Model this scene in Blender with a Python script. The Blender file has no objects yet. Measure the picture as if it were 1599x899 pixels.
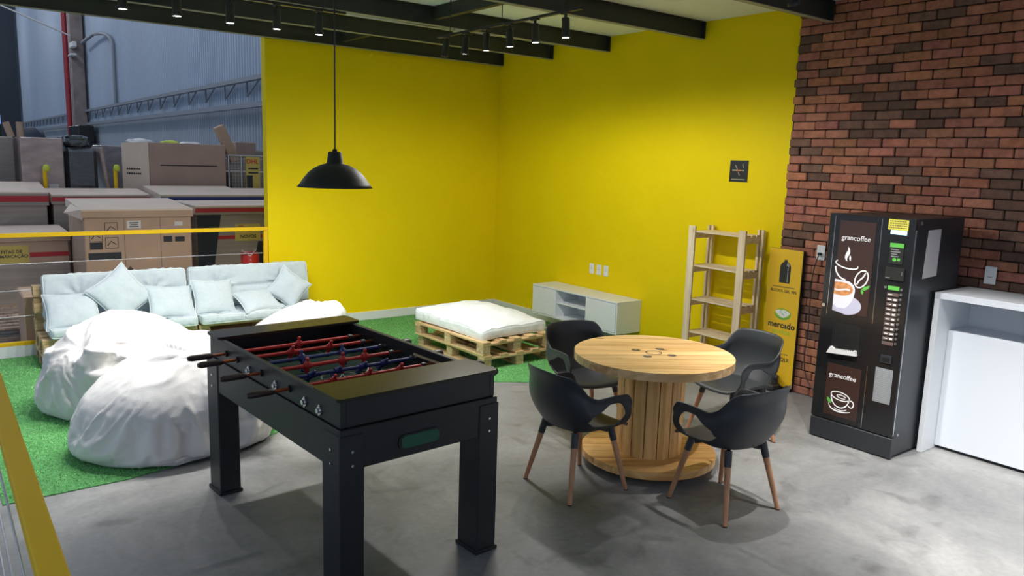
import bpy, bmesh, math, random
from mathutils import Matrix, Vector, noise

C = bpy.context.scene
COL = C.collection
PI = math.pi
rng = random.Random(7)

# ------------------------------------------------------------------ camera, world, exposure
cam_d = bpy.data.cameras.new('camera')
cam = bpy.data.objects.new('camera', cam_d)
COL.objects.link(cam)
_r = Vector((0.79751606, -0.60250383, 0.03093977))
_u = Vector((0.07307261, 0.14737645, 0.9863775))
_f = Vector((0.59885601, 0.78439105, -0.16156162))
cam.matrix_world = Matrix(((_r.x, _u.x, -_f.x, -6.2188), (_r.y, _u.y, -_f.y, -8.5639),
                           (_r.z, _u.z, -_f.z, 1.9976), (0, 0, 0, 1)))
cam_d.sensor_width = 36
cam_d.lens = 1201.78 / 1599 * 36
cam_d.clip_end = 200
C.camera = cam

world = bpy.data.worlds.new('hall_daylight')
C.world = world
world.use_nodes = True
bg = world.node_tree.nodes['Background']
bg.inputs[0].default_value = (0.62, 0.76, 1.0, 1)
bg.inputs[1].default_value = 0.54
C.view_settings.view_transform = 'Standard'
C.view_settings.look = 'None'
C.view_settings.gamma = 1
C.view_settings.use_curve_mapping = False
C.view_settings.exposure = 0.24
C.cycles.max_bounces = 8
C.cycles.diffuse_bounces = 5
C.cycles.sample_clamp_indirect = 4
try:
    C.cycles.use_denoising = True
except Exception:
    pass

SPOT_W = 44.0            # each track spot
SPOT_COL = (1.0, 0.98, 0.945)

# ------------------------------------------------------------------ materials
MATS = {}


def nodes_of(m):
    m.use_nodes = True
    nt = m.node_tree
    return nt, nt.nodes, nt.links, nt.nodes['Principled BSDF']


def mat(name, col, rough=0.6, metal=0.0, var=0.0, vscale=8.0, bump=0.0, bscale=60.0, tint=False,
        emit=None, estr=0.0, stretch=(1, 1, 1), spec=None, coat=0.0, alpha=None, trans=0.0, sheen=0.0):
    m = bpy.data.materials.new(name)
    nt, N, L, B = nodes_of(m)
    B.inputs['Roughness'].default_value = rough
    B.inputs['Metallic'].default_value = metal
    if spec is not None:
        B.inputs['Specular IOR Level'].default_value = spec
    if coat:
        B.inputs['Coat Weight'].default_value = coat
        B.inputs['Coat Roughness'].default_value = 0.15
    if sheen:
        B.inputs['Sheen Weight'].default_value = sheen
    if alpha is not None:
        B.inputs['Alpha'].default_value = alpha
    if trans:
        B.inputs['Transmission Weight'].default_value = trans
    tc = N.new('ShaderNodeTexCoord')
    mp = N.new('ShaderNodeMapping')
    mp.inputs['Scale'].default_value = stretch
    L.new(tc.outputs['Object'], mp.inputs['Vector'])
    last = None
    rgb = N.new('ShaderNodeRGB')
    rgb.outputs[0].default_value = (*col, 1)
    last = rgb.outputs[0]
    if var > 0:
        nz = N.new('ShaderNodeTexNoise')
        nz.inputs['Scale'].default_value = vscale
        nz.inputs['Detail'].default_value = 5
        L.new(mp.outputs[0], nz.inputs['Vector'])
        mr = N.new('ShaderNodeMapRange')
        mr.inputs['From Min'].default_value = 0.3
        mr.inputs['From Max'].default_value = 0.7
        mr.inputs['To Min'].default_value = 1 - var
        mr.inputs['To Max'].default_value = 1 + var
        L.new(nz.outputs['Fac'], mr.inputs['Value'])
        hv = N.new('ShaderNodeVectorMath')
        hv.operation = 'SCALE'
        L.new(last, hv.inputs[0])
        L.new(mr.outputs[0], hv.inputs['Scale'])
        last = hv.outputs[0]
    if tint:
        at = N.new('ShaderNodeAttribute')
        at.attribute_name = 'tint'
        hv = N.new('ShaderNodeVectorMath')
        hv.operation = 'MULTIPLY'
        L.new(last, hv.inputs[0])
        L.new(at.outputs['Color'], hv.inputs[1])
        last = hv.outputs[0]
    L.new(last, B.inputs['Base Color'])
    if bump > 0:
        nb = N.new('ShaderNodeTexNoise')
        nb.inputs['Scale'].default_value = bscale
        nb.inputs['Detail'].default_value = 4
        L.new(mp.outputs[0], nb.inputs['Vector'])
        bp = N.new('ShaderNodeBump')
        bp.inputs['Strength'].default_value = bump
        bp.inputs['Distance'].default_value = 0.01
        L.new(nb.outputs['Fac'], bp.inputs['Height'])
        L.new(bp.outputs[0], B.inputs['Normal'])
    if emit is not None:
        B.inputs['Emission Color'].default_value = (*emit, 1)
        B.inputs['Emission Strength'].default_value = estr
    MATS[name] = m
    return m


def wood(name, dark, light, axis='X', scale=14.0, rough=0.6, knots=True, stretch=12.0, bump=0.15):
    """procedural pine: long streaks along one axis, knots, tinted per board"""
    m = bpy.data.materials.new(name)
    nt, N, L, B = nodes_of(m)
    B.inputs['Roughness'].default_value = rough
    tc = N.new('ShaderNodeTexCoord')
    mp = N.new('ShaderNodeMapping')
    s = {'X': (1.0 / stretch, 1, 1), 'Y': (1, 1.0 / stretch, 1), 'Z': (1, 1, 1.0 / stretch)}[axis]
    mp.inputs['Scale'].default_value = s
    L.new(tc.outputs['Object'], mp.inputs['Vector'])
    at = N.new('ShaderNodeAttribute')
    at.attribute_name = 'tint'
    ad = N.new('ShaderNodeVectorMath')
    ad.operation = 'MULTIPLY_ADD'
    ad.inputs[1].default_value = (7, 7, 7)
    L.new(at.outputs['Color'], ad.inputs[0])
    L.new(mp.outputs[0], ad.inputs[2])
    n1 = N.new('ShaderNodeTexNoise')
    n1.inputs['Scale'].default_value = scale
    n1.inputs['Detail'].default_value = 6
    n1.inputs['Distortion'].default_value = 1.2
    L.new(ad.outputs[0], n1.inputs['Vector'])
    cr = N.new('ShaderNodeValToRGB')
    cr.color_ramp.elements[0].position = 0.33
    cr.color_ramp.elements[0].color = (*dark, 1)
    cr.color_ramp.elements[1].position = 0.62
    cr.color_ramp.elements[1].color = (*light, 1)
    L.new(n1.outputs['Fac'], cr.inputs[0])
    last = cr.outputs[0]
    if knots:
        mp2 = N.new('ShaderNodeMapping')
        s2 = {'X': (0.45, 1, 1), 'Y': (1, 0.45, 1), 'Z': (1, 1, 0.45)}[axis]
        mp2.inputs['Scale'].default_value = s2
        L.new(tc.outputs['Object'], mp2.inputs['Vector'])
        v = N.new('ShaderNodeTexVoronoi')
        v.inputs['Scale'].default_value = 6.5
        L.new(mp2.outputs[0], v.inputs['Vector'])
        k = N.new('ShaderNodeValToRGB')
        k.color_ramp.elements[0].position = 0.05
        k.color_ramp.elements[0].color = (0.30, 0.17, 0.10, 1)
        k.color_ramp.elements[1].position = 0.13
        k.color_ramp.elements[1].color = (1, 1, 1, 1)
        L.new(v.outputs['Distance'], k.inputs[0])
        mu = N.new('ShaderNodeVectorMath')
        mu.operation = 'MULTIPLY'
        L.new(last, mu.inputs[0])
        L.new(k.outputs[0], mu.inputs[1])
        last = mu.outputs[0]
    mu = N.new('ShaderNodeVectorMath')
    mu.operation = 'MULTIPLY'
    L.new(last, mu.inputs[0])
    L.new(at.outputs['Color'], mu.inputs[1])
    L.new(mu.outputs[0], B.inputs['Base Color'])
    bp = N.new('ShaderNodeBump')
    bp.inputs['Strength'].default_value = bump
    bp.inputs['Distance'].default_value = 0.004
    L.new(n1.outputs['Fac'], bp.inputs['Height'])
    L.new(bp.outputs[0], B.inputs['Normal'])
    MATS[name] = m
    return m


def concrete():
    m = bpy.data.materials.new('polished_concrete')
    nt, N, L, B = nodes_of(m)
    tc = N.new('ShaderNodeTexCoord')
    n1 = N.new('ShaderNodeTexNoise')
    n1.inputs['Scale'].default_value = 0.9
    n1.inputs['Detail'].default_value = 9
    n1.inputs['Roughness'].default_value = 0.62
    n1.inputs['Distortion'].default_value = 0.5
    L.new(tc.outputs['Object'], n1.inputs['Vector'])
    cr = N.new('ShaderNodeValToRGB')
    e = cr.color_ramp.elements
    e[0].position = 0.32
    e[0].color = (0.14, 0.141, 0.145, 1)
    e[1].position = 0.68
    e[1].color = (0.34, 0.338, 0.332, 1)
    mid = e.new(0.5)
    mid.color = (0.225, 0.225, 0.224, 1)
    L.new(n1.outputs['Fac'], cr.inputs[0])
    n2 = N.new('ShaderNodeTexNoise')
    n2.inputs['Scale'].default_value = 26
    n2.inputs['Detail'].default_value = 6
    L.new(tc.outputs['Object'], n2.inputs['Vector'])
    mr = N.new('ShaderNodeMapRange')
    mr.inputs['To Min'].default_value = 0.80
    mr.inputs['To Max'].default_value = 1.20
    L.new(n2.outputs['Fac'], mr.inputs['Value'])
    sc = N.new('ShaderNodeVectorMath')
    sc.operation = 'SCALE'
    L.new(cr.outputs[0], sc.inputs[0])
    L.new(mr.outputs[0], sc.inputs['Scale'])
    # trowel arcs / scuffs
    n3 = N.new('ShaderNodeTexNoise')
    n3.inputs['Scale'].default_value = 3.2
    n3.inputs['Detail'].default_value = 12
    n3.inputs['Distortion'].default_value = 1.0
    L.new(tc.outputs['Object'], n3.inputs['Vector'])
    k = N.new('ShaderNodeValToRGB')
    k.color_ramp.elements[0].position = 0.30
    k.color_ramp.elements[0].color = (0.70, 0.695, 0.69, 1)
    k.color_ramp.elements[1].position = 0.44
    k.color_ramp.elements[1].color = (1, 1, 1, 1)
    L.new(n3.outputs['Fac'], k.inputs[0])
    mu = N.new('ShaderNodeVectorMath')
    mu.operation = 'MULTIPLY'
    L.new(sc.outputs[0], mu.inputs[0])
    L.new(k.outputs[0], mu.inputs[1])
    L.new(mu.outputs[0], B.inputs['Base Color'])
    r = N.new('ShaderNodeMapRange')
    r.inputs['To Min'].default_value = 0.36
    r.inputs['To Max'].default_value = 0.60
    L.new(n1.outputs['Fac'], r.inputs['Value'])
    L.new(r.outputs[0], B.inputs['Roughness'])
    B.inputs['Specular IOR Level'].default_value = 0.4
    bp = N.new('ShaderNodeBump')
    bp.inputs['Strength'].default_value = 0.12
    bp.inputs['Distance'].default_value = 0.004
    L.new(n2.outputs['Fac'], bp.inputs['Height'])
    L.new(bp.outputs[0], B.inputs['Normal'])
    MATS['concrete'] = m
    return m


def printed_wrap(name, col, hi):
    """stretch wrap over a box: streaky gloss"""
    m = mat(name, col, rough=0.28, var=0.25, vscale=5, bump=0.9, bscale=7, stretch=(1, 1, 2.2), coat=0.9)
    nt, N, L, B = nodes_of(m)
    B.inputs['Coat Roughness'].default_value = 0.08
    return m


concrete()
mat('yellow_paint', (0.84, 0.635, 0.002), 0.6, var=0.02, vscale=2, bump=0.05, bscale=180, spec=0.15)
mat('yellow_steel', (0.80, 0.50, 0.012), 0.6, spec=0.2)
mat('white_paint', (0.74, 0.76, 0.77), 0.5)
mat('white_laminate', (0.66, 0.69, 0.74), 0.42)
mat('cabinet_white', (0.80, 0.82, 0.86), 0.42)
mat('white_side', (0.80, 0.82, 0.84), 0.5)
mat('ceiling_board', (0.80, 0.82, 0.78), 0.8, bump=0.05)
mat('beam_steel', (0.035, 0.038, 0.030), 0.55, var=0.2, vscale=3)
mat('beam_lit_edge', (0.34, 0.32, 0.24), 0.5)  # light caught by the lower flanges, put into their colour
mat('black_metal', (0.012, 0.012, 0.013), 0.4)
mat('black_plastic', (0.030, 0.033, 0.036), 0.42, spec=0.5)
mat('black_satin', (0.014, 0.015, 0.013), 0.55, spec=0.35)
mat('machine_black', (0.010, 0.010, 0.011), 0.22, spec=0.5, coat=0.3)
mat('machine_side', (0.022, 0.026, 0.030), 0.35, spec=0.5, bump=0.05, bscale=300)
mat('table_black', (0.013, 0.014, 0.015), 0.42, var=0.3, vscale=3, bump=0.03, bscale=200)
mat('table_top_black', (0.022, 0.018, 0.010), 0.3, spec=0.35)
mat('chrome', (0.75, 0.75, 0.76), 0.2, 1.0)
mat('steel', (0.55, 0.56, 0.57), 0.35, 1.0)
mat('copper_tube', (0.42, 0.10, 0.03), 0.3, 0.7)
mat('grip', (0.035, 0.016, 0.014), 0.4)
mat('red_plastic', (0.50, 0.02, 0.015), 0.4)
mat('blue_plastic', (0.02, 0.03, 0.14), 0.4)
mat('green_felt', (0.010, 0.085, 0.045), 0.5)
mat('field_dark', (0.010, 0.028, 0.018), 0.8, spec=0.1)
mat('field_line', (0.10, 0.13, 0.10), 0.6)
mat('cord_white', (0.7, 0.7, 0.68), 0.7)
mat('beige_slat', (0.55, 0.40, 0.22), 0.5)
mat('sofa_fabric', (0.51, 0.585, 0.625), 0.9, var=0.04, vscale=30, bump=0.25, bscale=350, sheen=0.1)
mat('sofa_piping', (0.66, 0.73, 0.74), 0.9)
mat('mattress_fabric', (0.82, 0.85, 0.86), 0.9, var=0.03, vscale=30, bump=0.2, bscale=350)
mat('bean_fabric', (0.70, 0.685, 0.675), 0.85, var=0.05, vscale=6, bump=0.3, bscale=240)
mat('grass_base', (0.10, 0.34, 0.10), 0.9, var=0.3, vscale=40, bump=0.8, bscale=220)
wood('pallet_wood', (0.42, 0.27, 0.12), (0.66, 0.47, 0.25), 'Y', 16)
wood('pallet_wood_x', (0.42, 0.27, 0.12), (0.66, 0.47, 0.25), 'X', 16)
wood('pallet_block', (0.34, 0.22, 0.11), (0.58, 0.42, 0.24), 'Y', 40, stretch=2)
wood('old_pallet', (0.30, 0.20, 0.15), (0.50, 0.36, 0.28), 'X', 16)
wood('spool_top_wood', (0.56, 0.31, 0.12), (0.84, 0.55, 0.26), 'X', 12, rough=0.42)
wood('spool_stave', (0.62, 0.31, 0.09), (0.92, 0.58, 0.21), 'Z', 14, rough=0.45)
wood('spool_base_wood', (0.58, 0.28, 0.08), (0.90, 0.56, 0.22), 'X', 10, rough=0.45)
wood('shelf_pine', (0.62, 0.47, 0.29), (0.80, 0.66, 0.46), 'Z', 18)
wood('shelf_pine_y', (0.62, 0.47, 0.29), (0.80, 0.66, 0.46), 'Y', 18)
wood('leg_beech', (0.38, 0.17, 0.08), (0.52, 0.26, 0.13), 'Z', 20, knots=False, rough=0.45, bump=0.05)
mat('brick', (1, 1, 1), 0.9, var=0.22, vscale=14, bump=0.9, bscale=55, tint=True)
mat('mortar', (0.035, 0.020, 0.015), 0.95)
mat('cardboard', (0.46, 0.315, 0.22), 0.8, var=0.06, vscale=3)
mat('cardboard_lid', (0.68, 0.55, 0.44), 0.75, var=0.05, vscale=3)
mat('cardboard_pink', (0.40, 0.27, 0.22), 0.8, var=0.06, vscale=3)
mat('cardboard_grey', (0.31, 0.26, 0.225), 0.7, var=0.15, vscale=4, stretch=(0.3, 0.3, 5))
printed_wrap('wrapped_board', (0.36, 0.26, 0.23), 1)
printed_wrap('wrapped_black', (0.025, 0.03, 0.035), 1)
printed_wrap('wrapped_grey', (0.30, 0.29, 0.30), 1)
mat('print_black', (0.03, 0.03, 0.035), 0.7)
mat('tape_red', (0.42, 0.02, 0.03), 0.5)
mat('tape_blue', (0.02, 0.04, 0.22), 0.5)
mat('dark_gap', (0.02, 0.025, 0.035), 0.8)
mat('label_yellow', (0.55, 0.42, 0.10), 0.6)
mat('label_white', (0.62, 0.60, 0.58), 0.6)
mat('dhl_red', (0.5, 0.02, 0.02), 0.6)
mat('cladding', (0.35, 0.42, 0.51), 0.55, var=0.05, vscale=0.4, stretch=(1, 1, 0.2))
mat('cladding_low', (0.33, 0.38, 0.43), 0.6, var=0.08, vscale=0.6)
mat('hall_dark', (0.03, 0.04, 0.055), 0.8)
mat('hall_steel', (0.20, 0.22, 0.25), 0.6)
mat('hall_column', (0.20, 0.165, 0.15), 0.7, var=0.3, vscale=2)
mat('hall_column_white', (0.42, 0.38, 0.35), 0.7)
mat('pipe_red', (0.30, 0.02, 0.03), 0.5)
mat('banner_yellow', (0.86, 0.52, 0.015), 0.5)
mat('banner_edge', (0.02, 0.02, 0.02), 0.5)
mat('print_white', (0.85, 0.85, 0.85), 0.5)
mat('print_green', (0.10, 0.42, 0.06), 0.5)
mat('print_lime', (0.42, 0.55, 0.03), 0.5)
mat('print_brown', (0.040, 0.018, 0.014), 0.35, coat=0.3)
mat('print_grey', (0.30, 0.30, 0.30), 0.6)
mat('label_brown', (0.11, 0.075, 0.065), 0.4)
mat('coffee', (0.55, 0.24, 0.09), 0.4, var=0.35, vscale=30)
mat('cup_white', (0.72, 0.71, 0.76), 0.4)
mat('cup_shade', (0.50, 0.48, 0.60), 0.4)
mat('screen_blue', (0.3, 0.6, 0.9), 0.3, emit=(0.55, 0.85, 1.0), estr=1.3)
mat('lamp_glow', (1, 1, 1), 0.3, emit=(0.95, 0.98, 1.0), estr=14)
mat('paper', (0.52, 0.49, 0.50), 0.7)
mat('grey_paper', (0.22, 0.23, 0.24), 0.4)
mat('note_yellow', (0.75, 0.68, 0.08), 0.6)
mat('outlet_white', (0.78, 0.80, 0.82), 0.4)
mat('blue_bag', (0.05, 0.15, 0.5), 0.4)
mat('lime_bag', (0.55, 0.60, 0.05), 0.5)
mat('forest', (0.01, 0.035, 0.01), 0.9)
mat('sky_opening', (0.1, 0.2, 0.6), 0.9, emit=(0.12, 0.25, 0.75), estr=0.9)
mat('sign_black', (0.012, 0.012, 0.012), 0.35)
mat('sign_pale', (0.45, 0.42, 0.30), 0.5)
mat('sign_orange', (0.60, 0.25, 0.08), 0.5)
mat('sign_red', (0.40, 0.03, 0.01), 0.5)


# ------------------------------------------------------------------ mesh builder
class MB:
    def __init__(self):
        self.v = []
        self.f = []
        self.t = []
        self.s = []

    def add(self, vs, fs, t=1.0, smooth=False, M=None):
        o = len(self.v)
        if M is not None:
            vs = [M @ Vector(p) for p in vs]
        self.v += [tuple(p) for p in vs]
        for f in fs:
            self.f.append(tuple(i + o for i in f))
            self.t.append(t)
            self.s.append(smooth)
        return self

    def box(self, c, s, b=0.0, t=1.0, M=None):
        hx, hy, hz = s[0] / 2, s[1] / 2, s[2] / 2
        cx, cy, cz = c
        if b <= 0:
            vs = [(cx + x * hx, cy + y * hy, cz + z * hz) for x in (-1, 1) for y in (-1, 1) for z in (-1, 1)]
            fs = [(0, 1, 3, 2), (4, 6, 7, 5), (0, 4, 5, 1), (2, 3, 7, 6), (0, 2, 6, 4), (1, 5, 7, 3)]
            return self.add(vs, fs, t, False, M)
        b = min(b, hx * .95, hy * .95, hz * .95)
        vs = []
        idx = {}
        for x in (-1, 1):
            for y in (-1, 1):
                for z in (-1, 1):
                    for a in range(3):
                        p = [x * hx, y * hy, z * hz]
                        for k in range(3):
                            if k != a:
                                p[k] -= (x, y, z)[k] * b
                        idx[(x, y, z, a)] = len(vs)
                        vs.append((cx + p[0], cy + p[1], cz + p[2]))
        fs = []

        def quad(keys):
            ids = [idx[k] for k in keys]
            P = [Vector(vs[i]) for i in ids]
            n = (P[1] - P[0]).cross(P[2] - P[0])
            if n.dot((P[0] + P[1] + P[2]) / 3 - Vector(c)) < 0:
                ids.reverse()
            fs.append(tuple(ids))
        for s1 in (-1, 1):
            quad([(s1, -1, -1, 0), (s1, 1, -1, 0), (s1, 1, 1, 0), (s1, -1, 1, 0)])
            quad([(-1, s1, -1, 1), (1, s1, -1, 1), (1, s1, 1, 1), (-1, s1, 1, 1)])
            quad([(-1, -1, s1, 2), (1, -1, s1, 2), (1, 1, s1, 2), (-1, 1, s1, 2)])
            for s2 in (-1, 1):
                quad([(s1, s2, -1, 0), (s1, s2, 1, 0), (s1, s2, 1, 1), (s1, s2, -1, 1)])
                quad([(s1, -1, s2, 0), (s1, 1, s2, 0), (s1, 1, s2, 2), (s1, -1, s2, 2)])
                quad([(-1, s1, s2, 1), (1, s1, s2, 1), (1, s1, s2, 2), (-1, s1, s2, 2)])
                for s3 in (-1, 1):
                    quad([(s1, s2, s3, 0), (s1, s2, s3, 1), (s1, s2, s3, 2)])
        return self.add(vs, fs, t, False, M)

    def cyl(self, p0, p1, r0, r1=None, n=16, t=1.0, caps=True, M=None, smooth=True):
        r1 = r0 if r1 is None else r1
        p0, p1 = Vector(p0), Vector(p1)
        d = (p1 - p0).normalized()
        a = d.orthogonal().normalized()
        b = d.cross(a)
        vs = []
        for p, r in ((p0, r0), (p1, r1)):
            for k in range(n):
                an = 2 * PI * k / n
                vs.append(p + a * (r * math.cos(an)) + b * (r * math.sin(an)))
        self.add(vs, [(k, (k + 1) % n, n + (k + 1) % n, n + k) for k in range(n)], t, smooth, M)
        if caps:
            self.add(vs[:n], [tuple(reversed(range(n)))], t, False, M)
            self.add(vs[n:], [tuple(range(n))], t, False, M)
        return self

    def tube(self, pts, r, n=8, t=1.0, closed=False, M=None, caps=True):
        P = [Vector(p) for p in pts]
        m = len(P)
        vs = []
        up = None
        for i in range(m):
            if closed:
                d = P[(i + 1) % m] - P[i - 1]
            else:
                d = P[min(i + 1, m - 1)] - P[max(i - 1, 0)]
            d.normalize()
            if up is None:
                up = d.orthogonal().normalized()
            up = (up - d * up.dot(d))
            if up.length < 1e-6:
                up = d.orthogonal()
            up.normalize()
            w = d.cross(up)
            rr = r[i] if isinstance(r, (list, tuple)) else r
            for k in range(n):
                an = 2 * PI * k / n
                vs.append(P[i] + up * (rr * math.cos(an)) + w * (rr * math.sin(an)))
        fs = []
        for i in range(m if closed else m - 1):
            j = (i + 1) % m
            for k in range(n):
                fs.append((i * n + k, i * n + (k + 1) % n, j * n + (k + 1) % n, j * n + k))
        self.add(vs, fs, t, True, M)
        if caps and not closed:
            self.add(vs[:n], [tuple(reversed(range(n)))], t, False, M)
            self.add(vs[-n:], [tuple(range(n))], t, False, M)
        return self

    def lathe(self, prof, n=32, t=1.0, M=None, smooth=True):
        vs = []
        for r, z in prof:
            for k in range(n):
                an = 2 * PI * k / n
                vs.append((r * math.cos(an), r * math.sin(an), z))
        fs = []
        for i in range(len(prof) - 1):
            for k in range(n):
                fs.append((i * n + k, i * n + (k + 1) % n, (i + 1) * n + (k + 1) % n, (i + 1) * n + k))
        return self.add(vs, fs, t, smooth, M)

    def prism(self, poly, z0, z1, t=1.0, M=None):
        n = len(poly)
        area = sum(poly[i][0] * poly[(i + 1) % n][1] - poly[(i + 1) % n][0] * poly[i][1] for i in range(n))
        if area < 0:
            poly = list(reversed(poly))
        vs = [(x, y, z0) for x, y in poly] + [(x, y, z1) for x, y in poly]
        fs = [tuple(reversed(range(n))), tuple(range(n, 2 * n))]
        fs += [(k, (k + 1) % n, n + (k + 1) % n, n + k) for k in range(n)]
        return self.add(vs, fs, t, False, M)

    def ribbon(self, pts, w, z=0.001, closed=False, M=None, t=1.0):
        """flat stroke in the xy plane (printed line), very thin"""
        P = [Vector((p[0], p[1])) for p in pts]
        m = len(P)
        L, R = [], []
        for i in range(m):
            if closed:
                d = P[(i + 1) % m] - P[i - 1]
            else:
                d = P[min(i + 1, m - 1)] - P[max(i - 1, 0)]
            d.normalize()
            q = Vector((-d.y, d.x))
            ww = w[i] if isinstance(w, (list, tuple)) else w
            L.append(P[i] + q * ww / 2)
            R.append(P[i] - q * ww / 2)
        vs = [(p.x, p.y, z) for p in L] + [(p.x, p.y, z) for p in R]
        fs = []
        for i in range(m if closed else m - 1):
            j = (i + 1) % m
            fs.append((i, m + i, m + j, j))
        return self.add(vs, fs, t, False, M)

    def build(self, name, material, parent=None, smooth=None, merge=False):
        me = bpy.data.meshes.new(name)
        me.from_pydata(self.v, [], self.f)
        at = me.attributes.new('tint', 'FLOAT_COLOR', 'CORNER')
        data = []
        for f, t in zip(self.f, self.t):
            c = (t, t, t) if isinstance(t, (int, float)) else t
            data += [c[0], c[1], c[2], 1.0] * len(f)
        at.data.foreach_set('color', data)
        sm = self.s if smooth is None else [smooth] * len(self.f)
        me.polygons.foreach_set('use_smooth', sm)
        me.update()
        if merge:
            bm = bmesh.new()
            bm.from_mesh(me)
            bmesh.ops.remove_doubles(bm, verts=bm.verts, dist=1e-5)
            bmesh.ops.recalc_face_normals(bm, faces=bm.faces)
            bm.to_mesh(me)
            bm.free()
        me.materials.append(MATS[material])
        o = bpy.data.objects.new(name, me)
        COL.objects.link(o)
        if parent is not None:
            o.parent = parent
        return o


def tag(o, label=None, cat=None, group=None, kind=None):
    if label:
        o['label'] = label
    if cat:
        o['category'] = cat
    if group:
        o['group'] = group
    if kind:
        o['kind'] = kind
    return o


def thing(name, label, cat, loc=(0, 0, 0), rz=0.0, group=None):
    o = bpy.data.objects.new(name, None)
    COL.objects.link(o)
    o.location = loc
    o.rotation_euler = (0, 0, rz)
    o.empty_display_size = 0.1
    return tag(o, label, cat, group)


def dup(root, loc, rz=None, label=None, group=None):
    def cp(o, parent):
        c = o.copy()
        COL.objects.link(c)
        c.parent = parent
        for ch in list(o.children):
            cp(ch, c)
        return c
    r = cp(root, None)
    r.location = loc
    if rz is not None:
        r.rotation_euler = (0, 0, rz)
    if label:
        r['label'] = label
    if group:
        r['group'] = group
    return r


def struct(name, mb, m, parent=None):
    o = mb.build(name, m, parent)
    if parent is None:
        o['kind'] = 'structure'
    return o


# panel frames: local x = picture right, y = up, z = towards the room
def face_mx(x, y, z):      # panel on a plane x = const that faces -x
    return Matrix(((0, 0, -1, x), (-1, 0, 0, y), (0, 1, 0, z), (0, 0, 0, 1)))


def face_my(x, y, z):      # panel on a plane y = const that faces -y
    return Matrix(((1, 0, 0, x), (0, 0, -1, y), (0, 1, 0, z), (0, 0, 0, 1)))


def text(name, body, size, M, material, parent, align='CENTER', bold=0.0, sx=1.0, depth=0.0006):
    cu = bpy.data.curves.new(name, 'FONT')
    cu.body = body
    cu.size = size
    cu.align_x = align
    cu.align_y = 'CENTER'
    cu.extrude = depth
    cu.offset = bold
    cu.resolution_u = 4
    tmp = bpy.data.objects.new('tmp', cu)
    COL.objects.link(tmp)
    dg = bpy.context.evaluated_depsgraph_get()
    me = bpy.data.meshes.new_from_object(tmp.evaluated_get(dg))
    bpy.data.objects.remove(tmp)
    me.transform(M @ Matrix.Diagonal((sx, 1, 1, 1)))
    me.materials.clear()
    me.materials.append(MATS[material])
    o = bpy.data.objects.new(name, me)
    COL.objects.link(o)
    o.parent = parent
    return o


def ell(cx, cy, rx, ry, a0=0.0, a1=360.0, n=36, rot=0.0):
    out = []
    for k in range(n + 1):
        a = math.radians(a0 + (a1 - a0) * k / n)
        x, y = rx * math.cos(a), ry * math.sin(a)
        c, s = math.cos(math.radians(rot)), math.sin(math.radians(rot))
        out.append((cx + x * c - y * s, cy + x * s + y * c))
    return out


def tr(s=0.12):
    v = 1 + rng.uniform(-s, s)
    return (v, v * (1 + rng.uniform(-.02, .02)), v * (1 + rng.uniform(-.04, .04)))


def bez(p0, p1, p2, p3, n=14):
    out = []
    for k in range(n + 1):
        t = k / n
        a, b, c, d = (1 - t) ** 3, 3 * t * (1 - t) ** 2, 3 * t * t * (1 - t), t ** 3
        out.append(tuple(a * p0[i] + b * p1[i] + c * p2[i] + d * p3[i] for i in range(len(p0))))
    return out


# ================================================================== the room shell
ZC = 3.41       # ceiling
ZB = 3.24       # beams' lower edge
XL = -3.163     # free end of the back wall
fl = MB()
fl.add([(-30, -14, 0), (12, -14, 0), (12, 66, 0), (-30, 66, 0)], [(0, 1, 2, 3)])
struct('floor', fl, 'concrete')

w = MB()
w.box((XL / 2, 0.06, 1.75), (-XL, 0.12, 3.5))
struct('wall_back', w, 'yellow_paint')
w = MB()
w.box((0.07, -2.235, 1.75), (0.14, 4.47, 3.5))
struct('wall_right', w, 'yellow_paint')
# brick cladded stretch of the right wall: one mesh of single bricks on a mortar bed
w = MB()
w.box((0.07, -7.235, 1.75), (0.14, 5.53, 3.5))
wb = struct('wall_brick', w, 'mortar')
bk = MB()
BH, BL = 0.0735, 0.212
row = 0
z = 0.0
while z < ZC - 0.01:
    off = (row % 2) * BL * 0.5 + rng.uniform(-.02, .02)
    y = -4.47 - off + BL
    while y > -9.9:
        y0 = min(y, -4.462 + rng.uniform(-.004, .006))
        y1 = y - BL + rng.uniform(-.006, .006)
        if y0 - y1 > 0.03:
            cy, cz = (y0 + y1) / 2, z + BH / 2
            nv = noise.noise(Vector((cy * 1.3, cz * 3.4, 3.7))) + 0.55 * rng.uniform(-1, 1)
            if nv > 0.27:
                g = rng.uniform(0.75, 1.25)
                t = (0.165 * g, 0.088 * g, 0.062 * g)
            else:
                g = rng.uniform(0.8, 1.2)
                t = (0.38 * g, 0.150 * g * rng.uniform(.92, 1.08), 0.092 * g * rng.uniform(.85, 1.15))
            d = rng.uniform(0.012, 0.026)
            M = Matrix.Translation((-d / 2, cy, cz + rng.uniform(-.0015, .0015))) @ \
                Matrix.Rotation(rng.uniform(-.012, .012), 4, 'X')
            bk.box((0, 0, 0), (d, (y0 - y1) - 0.007, BH - 0.007), 0.007, t, M)
        y = y1 if y0 == y else y - BL
    z += BH
    row += 1
bo = bk.build('brick_cladding', 'brick', wb)

c = MB()
c.box((-3.4, -4.9, ZC + 0.05), (7.2, 9.9, 0.1))
struct('ceiling', c, 'ceiling_board')

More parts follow.
